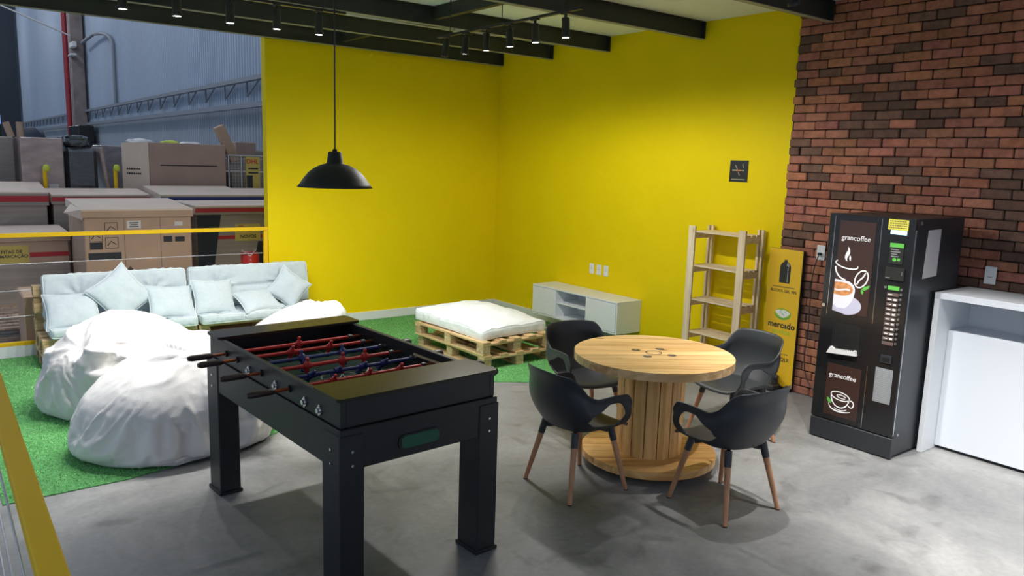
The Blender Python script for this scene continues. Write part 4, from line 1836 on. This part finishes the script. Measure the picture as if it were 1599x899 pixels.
# control column
vbox('note', -5.897, -6.035, 1.618, 1.690, 'note_yellow', dr, 0.0012)
m = MB()
for r_ in range(4):
    x = 5.907
    while x < 6.022:
        w_ = rng.uniform(0.006, 0.016)
        m.box((min(x + w_ / 2, 6.022), 1.678 - 0.015 * r_, 0.0015), (w_, 0.006, 0.0006), M=VM)
        x += w_ + 0.004
m.build('note_print', 'print_black', dr)
vbox('display', -5.918, -6.03, 1.588, 1.616, 'screen_blue', dr, 0.002)
cd = vbox('payment_card', -5.925, -6.022, 1.385, 1.530, 'grey_paper', dr, 0.004)
cd.data.materials.clear()
cd.data.materials.append(MATS['black_satin'])
vbox('card_header', -5.926, -6.021, 1.500, 1.529, 'print_green', cd, 0.001, 0.004)
m = MB()
for r_, (a, b) in enumerate(((5.935, 5.985), (5.935, 6.0), (5.94, 5.98), (5.94, 5.99))):
    m.box(((a + b) / 2, 1.485 - 0.016 * r_, 0.0045), (b - a, 0.005, 0.0006), M=VM)
m.build('card_print', 'print_grey', cd)
m = MB()
m.prism(ell(5.965, 1.415, 0.014, 0.012)[:-1], 0.004, 0.005, M=VM)
m.box((5.995, 1.417, 0.0045), (0.018, 0.018, 0.001), M=VM)
m.build('card_badge', 'print_green', cd)
co = vbox('coin_unit', -5.915, -6.045, 1.275, 1.360, 'black_satin', dr, 0.010)
m = MB()
m.box((6.030, 1.325, 0.011), (0.006, 0.028, 0.003), M=VM)
m.box((5.935, 1.288, 0.011), (0.030, 0.006, 0.002), M=VM)
m.build('coin_slot', 'steel', co)
vbox('selection_header', -5.940, -6.020, 1.204, 1.232, 'print_green', dr, 0.002)
for k in range(11):
    zt_ = 1.172 - k * 0.0345
    b_ = vbox('selection_label', -5.940, -6.020, zt_ - 0.012, zt_ + 0.012, 'label_brown', dr, 0.002)
    if k < 10:
        m = MB()
        m.box((5.963, zt_, 0.0025), (0.026, 0.005, 0.0008), M=VM)
        if k > 0:
            m.box((6.000, zt_, 0.0025), (0.020, 0.011, 0.0008), M=VM)
        m.build('label_print', 'print_white', b_)
for k in range(12):
    zt_ = 1.214 - k * 0.0345
    m = MB()
    m.cyl((6.036, zt_, 0.0), (6.036, zt_, 0.006), 0.0085, n=14, M=VM)
    m.build('button', 'steel', dr)
m = MB()
m.cyl((5.925, 1.218, 0.0), (5.925, 1.218, 0.005), 0.009, n=14, M=VM)
m.build('indicator', 'steel', dr)
sl = vbox('coin_return', -5.945, -6.022, 0.685, 0.742, 'machine_side', dr, 0.006)
vbox('return_pocket', -5.957, -6.010, 0.697, 0.728, 'sign_black', sl, 0.002, 0.006)
lp = vbox('instruction_sheet', -5.918, -6.043, 0.395, 0.645, 'grey_paper', dr, 0.002)
m = MB()
for r_ in range(17):
    m.box((5.980 + rng.uniform(-.006, .006), 0.63 - 0.0135 * r_, 0.0024), (rng.uniform(0.07, 0.105), 0.004, 0.0006), M=VM)
m.build('sheet_print', 'print_grey', lp)
# dispensing niche
m = MB()
m.ribbon(rounded(5.572, 5.775, 0.70, 0.905, 0.012), 0.006, 0.001, True, M=VM)
m.build('niche_frame', 'black_satin', dr)
vbox('niche', -5.578, -5.772, 0.705, 0.900, 'sign_black', dr, 0.0008)
tm = MB()
tm.prism([(5.548, 0.672), (5.775, 0.690), (5.765, 0.728), (5.600, 0.715), (5.575, 0.725)], 0.0, 0.028, M=VM)
tm.build('drip_tray', 'label_white', dr)
m = MB()
for k in range(9):
    m.box((5.62 + 0.016 * k, 0.722 + 0.0006 * k, 0.016), (0.006, 0.012, 0.026), M=VM)
m.build('tray_grid', 'black_metal', dr)
# lower service door
m = MB()
m.ribbon([(5.515, 0.635), (5.856, 0.635), (5.856, 0.175), (5.515, 0.175)], 0.003, 0.001, True, M=VM)
m.build('service_door_seam', 'black_satin', dr)
m = MB()
m.ribbon([(5.858, 0.64), (5.858, 0.17)], 0.0045, 0.0012, M=VM)
m.build('door_edge', 'chrome', dr)
lo = vbox('service_panel', -5.555, -5.818, 0.205, 0.595, 'print_brown', dr, 0.0012)
logo(5.680, 0.512, 0.050, lo)
m = MB()
m.ribbon(ell(5.678, 0.362, 0.073, 0.030, 0, 360, 36, -6), 0.008, zt, True, M=VM)
m.ribbon(ell(5.688, 0.360, 0.036, 0.012, 20, 330, 24, -6), 0.006, zt, M=VM)
m.ribbon(bez((5.607, 0.355), (5.612, 0.300), (5.645, 0.276), (5.685, 0.276), 12) + bez((5.685, 0.276), (5.72, 0.280), (5.745, 0.31), (5.750, 0.352), 10)[1:], 0.009, zt, M=VM)
m.ribbon(ell(5.764, 0.322, 0.021, 0.025, 110, -150, 20), 0.008, zt, M=VM)
m.ribbon(bez((5.592, 0.292), (5.60, 0.235), (5.70, 0.235), (5.765, 0.262), 14), [0.004 + 0.008 * math.sin(k / 14 * PI) for k in range(15)], zt, M=VM)
m.ribbon(bez((5.640, 0.268), (5.66, 0.252), (5.71, 0.252), (5.735, 0.272), 8), 0.006, zt, M=VM)
m.build('line_cup_print', 'print_white', lo)
m = MB()
m.prism([(5.575, 0.335), (5.592, 0.330), (5.612, 0.310), (5.608, 0.290), (5.590, 0.298), (5.578, 0.312)], 0.0012, 0.002, M=VM)
m.build('leaf_print', 'print_green', lo)
m = MB()
m.cyl((5.480, 1.02, 0), (5.480, 1.02, 0.010), 0.013, n=18, M=VM)
m.build('lock', 'chrome', dr)
m = MB()
m.box(((VX0 + 0.017), VY1 - 0.003, 0.9), (0.012, 0.004, 1.45), 0.001)
m.build('door_trim', 'steel', dr)
m = MB()
for zz in (1.672, 0.17):
    m.cyl((VX0 + 0.085, VY1 - 0.004, zz), (VX0 + 0.085, VY1, zz), 0.012, n=14)
m.build('side_screw', 'steel', V)
# sheet taped to the machine's right side
m = MB()
vs = [(-0.735, -6.0815, 1.62), (-0.545, -6.0815, 1.625), (-0.545, -6.0815, 1.295), (-0.75, -6.0815, 1.285)]
m.add([(x, y, z_) for x, y, z_ in vs] + [(x, y - 0.001, z_) for x, y, z_ in vs],
      [(0, 1, 2, 3), (7, 6, 5, 4), (0, 4, 5, 1), (1, 5, 6, 2), (2, 6, 7, 3), (3, 7, 4, 0)])
tag(m.build('paper_sheet', 'paper'), 'white paper sheet taped to the side of the coffee machine', 'paper')

# ================================================================== white counter
CT = thing('counter', 'tall white counter with a recessed front beside the coffee machine', 'counter', (0, 0, 0))
CY0, CY1 = -6.100, -8.3
m = MB()
m.box((-0.303, (CY0 + CY1) / 2, 1.160), (0.532, CY0 - CY1, 0.045), 0.002)
m.build('worktop', 'white_laminate', CT)
for yy in (CY0 - 0.018, CY1 + 0.018):
    m = MB()
    m.box((-0.303, yy, 0.569), (0.532, 0.036, 1.136), 0.002)
    m.build('side_panel', 'white_side', CT)
m = MB()
m.box((-0.045, (CY0 + CY1) / 2, 0.569), (0.018, CY0 - CY1 - 0.075, 1.136))
m.build('back_panel', 'white_side', CT)
m = MB()
m.box((-0.365, (CY0 + CY1) / 2, 0.458), (0.020, CY0 - CY1 - 0.076, 0.866), 0.002)
m.box((-0.21, (CY0 + CY1) / 2, 0.881), (0.30, CY0 - CY1 - 0.076, 0.020), 0.002)
m.build('front_panel', 'white_laminate', CT)

# ================================================================== the warehouse hall beyond the railing
cl = MB()
prof = []
y = 0.3
while y < 65:
    prof += [(0.23, y), (0.23, y + 0.11), (0.18, y + 0.13), (0.18, y + 0.18)]
    y += 0.20


def clad(z0, z1, xoff):
    m = MB()
    vs = [(x + xoff, yy, z0) for x, yy in prof] + [(x + xoff, yy, z1) for x, yy in prof]
    n = len(prof)
    m.add(vs, [(i, i + 1, n + i + 1, n + i) for i in range(n - 1)])
    return m


struct('wall_hall', clad(3.15, 14.5, 0.0), 'cladding')
hl = struct('wall_hall_lower', clad(0.0, 3.15, 0.03), 'cladding_low')
m = MB()
m.box((-14, 65.6, 7.2), (29, 0.3, 14.6))
struct('wall_hall_end', m, 'hall_dark')
T2 = thing('gate_opening', 'small bright opening in the dark far end wall of the hall', 'opening', (0, 0, 0))
m = MB()
m.box((-1.45, 65.40, 4.05), (2.1, 0.06, 0.75))
m.build('daylight', 'sky_opening', T2)
m = MB()
m.box((-1.45, 65.38, 3.0), (2.1, 0.08, 1.4))
m.build('dark_bushes', 'forest', T2)
# added fill lamps, unseen above the frame, that brighten the hall
hb = bpy.data.lights.new('hall_fill', 'POINT')
hb.energy = 380
hb.color = (0.98, 0.98, 1.0)
hb.shadow_soft_size = 0.3
for k, (x, y) in enumerate([(-5.0, 6.0), (-5.0, 16.0), (-5.0, 28.0), (-5.0, 42.0), (-5.0, 56.0)]):
    t = thing('added_hall_lamp', 'added fill lamp over the hall, unseen above the frame, %s from the room' % ('first', 'second', 'third', 'fourth', 'fifth')[k], 'lamp', (x, y, 11.0), 0, 'added hall lamps')
    m = MB()
    m.lathe([(0.05, 0.45), (0.12, 0.42), (0.14, 0.25), (0.32, 0.05), (0.35, 0.0), (0.31, 0.04), (0.10, 0.22), (0.0001, 0.22)], 28)
    m.build('reflector', 'steel', t)
    m = MB()
    m.cyl((0, 0, 0.44), (0, 0, 3.5), 0.01, n=6)
    m.build('rod', 'steel', t)
    lo = bpy.data.objects.new('lamp_light', hb)
    COL.objects.link(lo)
    lo.parent = t
    lo.location = (0, 0, -0.32)
# truss girder along the hall wall
TG = thing('wall_girder', 'long grey steel truss girder running along the hall wall', 'girder', (0, 0, 0))
m = MB()
m.box((0.02, 33.5, 3.72), (0.12, 62, 0.10))
m.box((0.02, 33.5, 3.12), (0.12, 62, 0.12))
m.build('chord', 'hall_steel', TG)
y = 6.0
while y < 60:
    m = MB()
    m.tube([(0.05, y, 3.68), (0.10, y + 1.0, 3.35), (0.10, y + 1.0, 3.68)], 0.022, 5)
    m.build('brace', 'hall_steel', TG)
    y += 1.7
CLM = thing('hall_column', 'dark concrete column with a red pipe far along the hall wall', 'column', (0, 0, 0))
m = MB()
m.box((-0.20, 33.0, 7.2), (0.5, 0.75, 14.4))
m.build('shaft', 'hall_column', CLM)
m = MB()
m.box((-0.12, 34.1, 7.2), (0.3, 1.3, 14.4))
m.build('pale_pilaster', 'hall_column_white', CLM)
m = MB()
m.cyl((-0.32, 35.2, 0.0), (-0.32, 35.2, 14.4), 0.13, n=12)
m.build('red_pipe', 'pipe_red', CLM)
m = MB()
m.box((-0.30, 32.2, 2.4), (0.6, 3.0, 1.2), 0.02)
m.build('dark_cabinet', 'sign_black', CLM)
m = MB()
m.box((-0.4, 32.4, 6.6), (0.2, 0.9, 0.25), 0.03)
m.box((-0.45, 32.4, 6.15), (0.25, 0.9, 0.10), 0.03)
m.build('floodlight', 'label_white', CLM)
m = MB()
m.tube([(-0.15, 31.6, 6.65)] + bez((-0.1, 29.0, 6.75), (0.05, 27.0, 6.65), (0.08, 26.2, 6.4), (0.08, 26.0, 6.0), 8) + [(0.08, 26.0, 3.7)], 0.07, 8)
m.build('conduit', 'hall_steel', CLM)
m = MB()
m.tube([(-6.5, 30.5, 8.9), (-0.5, 32.4, 7.0)], 0.035, 5)
tag(m.build('hanging_cable', 'label_white'), 'pale cable stretched across the hall to the column', 'cable')
m = MB()
m.box((-0.6, 62.5, 7.2), (1.3, 0.6, 14.4))
tag(m.build('end_column', 'hall_dark'), 'dark steel column at the far end of the hall', 'column')


# ------------------------------------------------------------------ boxes and pallets of goods
def tray_box(label, x0, x1, y0, y1, zt, body='cardboard', skirt=0.10, stripe=None, lid_back=0.0, lid_over=0.02, group='lidded cardboard bulk boxes', wing=False):
    """bulk box: body, overlapping lid with skirt, optional coloured strap"""
    t = thing('bulk_box', label, 'box', (0, 0, 0), 0, group)
    m = MB()
    xc, yc = (x0 + x1) / 2, (y0 + y1) / 2
    m.box((xc, yc, (zt - 0.02) / 2), (x1 - x0, y1 - y0, zt - 0.02), 0.01)
    m.build('body', body, t)
    o = lid_over
    m = MB()
    a = [(x0 - o, y0 - o, zt - skirt), (x1 + o, y0 - o, zt - skirt), (x1 + o, y1 + o, zt - skirt + lid_back), (x0 - o, y1 + o, zt - skirt + lid_back)]
    b = [(p[0], p[1], p[2] + skirt) for p in a]
    # gently dented front edge
    nseg = 12
    fr_lo, fr_hi = [], []
    for k in range(nseg + 1):
        q = k / nseg
        x = x0 - o + (x1 - x0 + 2 * o) * q
        dz = 0.006 * noise.noise(Vector((x * 5, y0, 1.0)))
        fr_lo.append((x, y0 - o, zt - skirt + dz))
        fr_hi.append((x, y0 - o, zt + dz * 0.6))
    vs = fr_lo + fr_hi + [a[2], a[3], b[2], b[3]]
    n = nseg + 1
    fs = [(k, k + 1, n + k + 1, n + k) for k in range(nseg)]
    i2, i3, j2, j3 = 2 * n, 2 * n + 1, 2 * n + 2, 2 * n + 3
    fs.append(tuple(list(range(n, 2 * n)) + [j2, j3]))
    fs.append((nseg, i2, j2, n + nseg))
    fs.append((0, n, j3, i3))
    fs.append((i2, i3, j3, j2))
    m.add(vs, fs)
    l = m.build('lid', 'cardboard_lid', t)
    m = MB()
    m.box((xc, y0 - o - 0.002, zt - skirt / 2 - 0.008), (x1 - x0 + 2 * o, 0.003, skirt - 0.022))
    m.build('lid_front', body, l)
    if stripe:
        m = MB()
        m.box((xc, y0 - o - 0.006, zt - skirt * 0.5), (x1 - x0 + 2 * o + 0.004, 0.004, skirt * 0.45))
        m.build('strap', stripe, t)
    if wing:
        m = MB()
        m.add([(x0 - o, y0 - o, zt), (x0 - o, y1 - 0.4, zt + 0.02), (x0 - 0.16, y0 + 0.25, zt - 0.05),
               (x0 - o, y0 - o, zt - 0.004), (x0 - o, y1 - 0.4, zt + 0.016), (x0 - 0.16, y0 + 0.25, zt - 0.054),
               (x0 - 0.01, y0 - 0.02, zt - 0.12)],
              [(0, 2, 1), (3, 4, 5), (0, 3, 5, 2), (1, 2, 5, 4), (2, 0, 6)])
        m.build('flap', 'cardboard_lid', l)
    return t


B1 = tray_box('large printed cardboard box with lid right behind the railing, centre', -4.83, -3.68, 1.2, 2.35, 1.325, skirt=0.095, lid_back=0.06, wing=True)
FB = face_my(0, 1.199, 0)


def fbox(name, x0, x1, z0, z1, mt, parent, F, d=0.0015):
    m = MB()
    m.box(((x0 + x1) / 2, (z0 + z1) / 2, d / 2), (x1 - x0, z1 - z0, d), M=F)
    return m.build(name, mt, parent)


fbox('print_block', -4.80, -4.46, 0.74, 0.83, 'print_black', B1, FB)
fbox('print_block', -4.78, -4.65, 0.87, 0.95, 'print_black', B1, FB)
m = MB()
for (x0, z0) in ((-4.78, 0.96), (-4.62, 1.05), (-4.62, 0.88)):
    m.ribbon([(x0, z0), (x0 + .13, z0), (x0 + .13, z0 + .12), (x0, z0 + .12)], 0.008, 0.002, True, M=FB)
    m.ribbon([(x0 + .02, z0 + .03), (x0 + .06, z0 + .08), (x0 + .11, z0 + .04)], 0.010, 0.002, M=FB)
m.build('handling_marks', 'print_black', B1)
fbox('label', -4.39, -4.24, 1.10, 1.19, 'label_white', B1, FB, 0.003)
m = MB()
for r_ in range(3):
    m.box((-4.315, 1.165 - 0.022 * r_, 0.004), (0.10 - 0.02 * (r_ == 1), 0.010, 0.001), M=FB)
m.build('label_print', 'print_black', B1)
fbox('label', -3.87, -3.78, 1.12, 1.17, 'label_white', B1, FB, 0.003)
fbox('print_block', -4.0, -3.90, 0.93, 1.00, 'print_black', B1, FB)
fbox('print_block', -3.87, -3.76, 0.93, 0.99, 'print_black', B1, FB)
m = MB()
m.ribbon([(-4.42, 1.22), (-4.42, 0.3)], 0.004, 0.002, M=FB)
m.ribbon([(-4.03, 1.22), (-4.03, 0.3)], 0.004, 0.002, M=FB)
m.prism([(-4.45, 0.58), (-4.30, 0.58), (-4.375, 0.66)], 0, 0.002, M=FB)
m.build('seam', 'label_brown', B1)

B2 = tray_box('cardboard box with a yellow shelf label behind the railing, far left', -6.35, -4.87, 2.15, 3.15, 0.975, skirt=0.085, lid_back=0.02)
FB = face_my(0, 2.149, 0)
lb = fbox('shelf_label', -5.64, -5.29, 0.635, 0.845, 'label_yellow', B2, FB, 0.003)
FT2 = FB @ Matrix.Translation((-5.46, 0, 0.0035))
text('lettering', 'FITAS DE', 0.054, FT2 @ Matrix.Translation((0.0, 0.770, 0)), 'print_black', lb, bold=0.001)
text('lettering', 'DEMARCAÇÃO', 0.050, FT2 @ Matrix.Translation((-0.01, 0.715, 0)), 'print_black', lb, bold=0.001)
fbox('strap', -5.28, -4.87, 0.70, 0.755, 'tape_red', B2, FB)
fbox('grey_lower_side', -6.35, -4.87, 0.15, 0.62, 'cardboard_grey', B2, FB, 0.001)

B3 = tray_box('cardboard box with a red strap and a yellow NOVOS label, right behind the railing', -3.52, -2.2, 1.55, 2.7, 1.33, 'cardboard_grey', 0.11, 'tape_red', 0.0)
FB = face_my(0, 1.549, 0)
lb = fbox('shelf_label', -3.05, -2.72, 0.87, 1.09, 'label_yellow', B3, FB, 0.003)
text('lettering', 'NOVOS', 0.060, FB @ Matrix.Translation((-2.88, 0.925, 0.0035)), 'print_black', lb, bold=0.0014)
text('lettering', 'DHL', 0.035, FB @ Matrix.Translation((-2.97, 1.065, 0.0035)), 'dhl_red', lb, bold=0.001)
fbox('strap', -3.52, -2.2, 0.90, 0.945, 'tape_red', B3, FB)
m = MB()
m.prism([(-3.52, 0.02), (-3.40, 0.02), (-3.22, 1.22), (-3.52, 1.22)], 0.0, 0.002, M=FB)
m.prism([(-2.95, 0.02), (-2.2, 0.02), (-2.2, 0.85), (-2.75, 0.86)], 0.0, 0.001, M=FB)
m.build('painted_gap', 'dark_gap', B3)  # the gap's darkness painted as flat sheets on the box front

tray_box('cardboard bulk box with a red strap in the second row, far left', -6.6, -4.95, 3.25, 4.2, 1.415, 'cardboard_grey', 0.17, 'tape_red', 0.10)
tray_box('cardboard bulk box with a red strap in the second row, behind the printed box', -4.88, -3.72, 3.22, 4.0, 1.385, 'cardboard_grey', 0.12, 'tape_red', 0.05)
B6 = tray_box('cardboard bulk box with a blue strap, in front of the big brown carton', -3.62, -2.45, 2.85, 3.9, 1.40, 'cardboard_grey', 0.12, 'tape_blue', 0.08)
tray_box('cardboard bulk box with a blue strap in the second row, beside the yellow wall edge', -2.38, -1.5, 3.0, 3.9, 1.39, 'cardboard_grey', 0.12, 'tape_blue', 0.06)

# back row
def plain_box(name, label, c, s, mt, rz=0.0, cat='box', group=None, rx=0.0, ry=0.0, bev=0.012):
    m = MB()
    m.box((0, 0, 0), s, bev)
    o = m.build(name, mt)
    o.location = c
    o.rotation_euler = (rx, ry, rz)
    return tag(o, label, cat, group)


plain_box('wrapped_stack', 'tall stretch-wrapped cardboard stack at the far left edge', (-5.82, 5.3, 1.065), (1.35, 0.9, 2.13), 'cardboard_grey', cat='wrapped goods', group='wrapped stacks')
o = plain_box('wrapped_stack', 'pinkish cardboard stack in shiny wrap, second from the left', (-4.86, 4.7, 1.065), (0.52, 0.9, 2.13), 'wrapped_board', cat='wrapped goods', group='wrapped stacks')
fbox('shipping_label', -0.02 + 0.08, 0.18, 0.25, 0.42, 'label_white', o, face_my(0, -0.452, 0), 0.003)


def lump(name, label, c, s, mt, seed, sub=4, group=None, cat='bundle', flat=0.5, amp=0.22):
    bm = bmesh.new()
    bmesh.ops.create_icosphere(bm, subdivisions=sub, radius=1.0)
    for v in bm.verts:
        p = v.co.copy()
        r = 1 + amp * noise.noise(p * 1.6 + Vector((seed, 0, 0))) + 0.35 * amp * (1 - 3 * abs(noise.noise(p * 4 + Vector((0, seed, 0)))))
        for k in range(3):
            p[k] = math.copysign(abs(p[k]) ** flat, p[k])
        v.co = Vector((p.x * s[0] * r, p.y * s[1] * r, p.z * s[2] * r))
    zmin = min(v.co.z for v in bm.verts)
    for v in bm.verts:
        v.co.z -= zmin
    me = bpy.data.meshes.new(name)
    bm.to_mesh(me)
    bm.free()
    for p in me.polygons:
        p.use_smooth = True
    me.materials.append(MATS[mt])
    o = bpy.data.objects.new(name, me)
    COL.objects.link(o)
    o.location = c
    return tag(o, label, cat, group)


o = plain_box('pallet_load', 'tall load under black shiny wrap between the pink stacks', (-4.36, 4.75, 1.0), (0.42, 0.8, 2.0), 'wrapped_black', cat='wrapped goods', bev=0.05)
lump('black_bundle', 'black plastic bundle on top of the wrapped load', (-4.40, 4.7, 2.0), (0.17, 0.3, 0.085), 'wrapped_black', 3.0, cat='bundle')
plain_box('wrapped_stack', 'slanting pink cardboard sheets in shiny wrap right of the black load', (-3.97, 4.75, 1.03), (0.06, 0.7, 2.0), 'wrapped_board', ry=math.radians(-7), cat='wrapped goods', group='wrapped stacks')
plain_box('wrapped_stack', 'grey wrapped cardboard stack beside the big brown carton', (-3.70, 6.15, 1.03), (0.34, 0.8, 2.06), 'wrapped_grey', cat='wrapped goods', group='wrapped stacks')
BC = thing('big_carton', 'big brown carton with a long slit in the back row', 'box', (0, 0, 0))
m = MB()
m.box((-2.93, 4.9, 1.06), (1.13, 1.6, 2.12), 0.008)
m.build('carton_body', 'cardboard_pink', BC)
m = MB()
m.add([(-3.50, 4.098, 0.9), (-3.50, 4.098, 2.12), (-3.83, 4.30, 2.10), (-3.83, 4.30, 0.9), (-3.50, 4.11, 0.9), (-3.50, 4.11, 2.12), (-3.83, 4.312, 2.10), (-3.83, 4.312, 0.9)],
      [(0, 1, 2, 3), (7, 6, 5, 4), (0, 4, 5, 1), (1, 5, 6, 2), (2, 6, 7, 3), (3, 7, 4, 0)])
m.build('side_flap', 'cardboard_lid', BC)
FB = face_my(0, 4.099, 0)
fbox('slit', -3.34, -2.50, 1.775, 1.792, 'print_black', BC, FB)
FL = Matrix(((0.8527, 0, -0.522, -3.83), (-0.522, 0, -0.8527, 4.299), (0, 1, 0, 0), (0, 0, 0, 1)))
for r_ in range(2):
    m = MB()
    x = 0.06
    while x < 0.26:
        w_ = rng.uniform(0.015, 0.03)
        m.box((x + w_ / 2, 1.72 - 0.07 * r_, 0.001), (w_, 0.026, 0.0015), M=FL)
        x += w_ + 0.008
    m.build('flap_print', 'print_black', BC)
# loose stuff peeping over the carton
for i, (x, y, z_, sx, mt, lab) in enumerate(((-3.10, 6.6, 2.05, 0.22, 'label_white', 'white plastic bag showing over the big carton, left'),
                                              (-2.60, 6.6, 2.04, 0.16, 'lime_bag', 'lime yellow bag showing over the big carton'),
                                              (-2.25, 6.6, 2.03, 0.18, 'label_white', 'white plastic bag showing over the big carton, right'),
                                              (-1.35, 6.4, 2.06, 0.20, 'wrapped_black', 'black bag on the boxes beyond the mesh cage'))):
    s = plain_box('goods_pile', 'stacked goods hidden behind the big carton, number %s from the left' % ('first', 'second', 'third', 'fourth')[i],
                  (x, y, z_ / 2), ((0.46, 0.46, 0.22, 0.9)[i], 0.5, z_), 'cardboard_grey', cat='box', group='goods behind the big carton')
    lump('plastic_bag', lab, (x, y, z_), (sx, 0.2, 0.07), mt, 2.0 * i + 1, 3, 'bags on the goods', 'bag', 0.8)
# mesh cage with a yellow sign
CG = thing('mesh_cage', 'grey wire mesh cage beside the big carton', 'cage', (0, 0, 0))
m = MB()
x0, x1, y0, y1, zt_ = -2.32, -1.25, 4.1, 5.2, 1.96
for (a, b) in (((x0, y0), (x1, y0)), ((x1, y0), (x1, y1)), ((x0, y1), (x1, y1)), ((x0, y0), (x0, y1))):
    for zz in (zt_, 0.1, 1.0):
        m.tube([(a[0], a[1], zz), (b[0], b[1], zz)], 0.012, 5)
for (x, y) in ((x0, y0), (x1, y0), (x0, y1), (x1, y1), (-2.12, y0)):
    m.tube([(x, y, 0.0), (x, y, zt_)], 0.014, 5)
m.build('frame', 'steel', CG)
m = MB()
k = 0
while x0 + 0.05 * k < x1:
    m.tube([(x0 + 0.05 * k, y0, 0.1), (x0 + 0.05 * k, y0, zt_)], 0.0025, 4)
    k += 1
k = 0
while 0.1 + 0.05 * k < zt_:
    m.tube([(x0, y0, 0.1 + 0.05 * k), (x1, y0, 0.1 + 0.05 * k)], 0.0025, 4)
    k += 1
m.build('wire_mesh', 'steel', CG)
SG = thing('cage_sign', 'yellow sign with red lettering hanging on the mesh cage', 'sign', (0, 0, 0))
FB = face_my(0, 4.075, 0)
fbox('plate', -2.06, -1.83, 1.38, 1.95, 'label_yellow', SG, FB, 0.004)
text('lettering', 'DHL', 0.10, FB @ Matrix.Translation((-1.95, 1.87, 0.005)), 'dhl_red', SG, bold=0.002)
m = MB()
for r_ in range(2):
    m.box((-1.94, 1.76 - 0.07 * r_, 0.005), (0.16, 0.025, 0.001), M=FB)
m.box((-2.0, 1.55, 0.005), (0.10, 0.20, 0.001), M=FB)
m.build('print', 'print_black', SG)
plain_box('caged_box', 'dark box standing inside the mesh cage', (-1.80, 4.65, 0.85), (0.85, 0.8, 1.7), 'cardboard_grey', cat='box')
plain_box('open_carton', 'small brown carton on top beyond the mesh cage', (-1.55, 5.9, 2.06), (0.40, 0.4, 0.28), 'cardboard_pink', cat='box', rz=0.2)
plain_box('goods_pile', 'tall box stack standing behind the mesh cage', (-1.6, 5.85, 0.955), (1.0, 0.55, 1.91), 'cardboard_grey', cat='box')
o = plain_box('long_carton', 'long narrow carton leaning up beside the big carton', (-2.22, 4.50, 2.14), (0.15, 0.14, 0.62), 'cardboard', ry=math.radians(-24), cat='box')
# yellow barrier posts
for i, (x, y, z_, lab) in enumerate(((-4.86, 4.10, 1.75, 'yellow barrier post in front of the pink wrapped stack'),
                                     (-3.965, 4.10, 1.77, 'yellow barrier post beside the big brown carton'))):
    t = thing('barrier_post', lab, 'post', (x, y, 0), 0, 'yellow barrier posts')
    m = MB()
    m.cyl((0, 0, 0), (0, 0, z_ - 0.05), 0.026, n=12)
    m.build('pole', 'yellow_steel', t)
    m = MB()
    m.lathe([(0.0001, 0.05), (0.03, 0.045), (0.045, 0.0), (0.045, -0.04), (0.03, -0.05), (0.0001, -0.05)], 14, M=Matrix.Translation((0.02, 0, z_ - 0.04)))
    m.build('head', 'lime_bag', t)
# left top cardboard tubes
for i, (x, ry) in enumerate(((-5.16, -0.28), (-5.05, 0.0))):
    m = MB()
    m.cyl((0, 0, 0), (0, 0, 0.22), 0.045, n=16)
    o = m.build('cardboard_tube', 'cardboard')
    o.location = (x, 4.95, 2.13)
    o.rotation_euler = (0, ry, 0)
    tag(o, ('leaning cardboard tube on the far left stack', 'upright cardboard tube on the far left stack')[i], 'tube', 'cardboard tubes')
lump('dark_sack', 'dark sack behind the far left stacks', (-4.75, 6.8, 0), (0.32, 0.4, 1.0), 'hall_dark', 7.0, cat='sack')
# red bollard with white ties behind the right end of the railing
t = thing('red_barrel', 'red plastic barrel with white tie behind the right end of the railing', 'barrel', (-3.17, 0.62, 0))
m = MB()
m.lathe([(0.0001, 0.0), (0.10, 0.0), (0.105, 0.10), (0.10, 0.45), (0.105, 0.80), (0.09, 0.84), (0.0001, 0.85)], 24)
m.build('drum', 'red_plastic', t)
m = MB()
m.tube([(-0.10, -0.02, 0.86), (-0.03, -0.10, 0.80), (0.05, -0.09, 0.88)], 0.006, 5)
m.tube([(-0.06, -0.08, 0.84), (-0.02, -0.10, 0.74)], 0.005, 5)
m.build('tie', 'cord_white', t)

# flat box and grey-brown pallet on the hall floor, left of the sofa
t = make_pallet('weathered empty pallet on the hall floor left of the sofa', 'pallet', (-5.98, 1.45, 0.0), math.radians(90), 1.34, 1.12, 8, 'old pallet', mat_d='old_pallet')
plain_box('carton', 'small brown carton standing behind the left end of the sofa', (-5.33, 0.46, 0.28), (0.42, 0.62, 0.56), 'cardboard', cat='box')
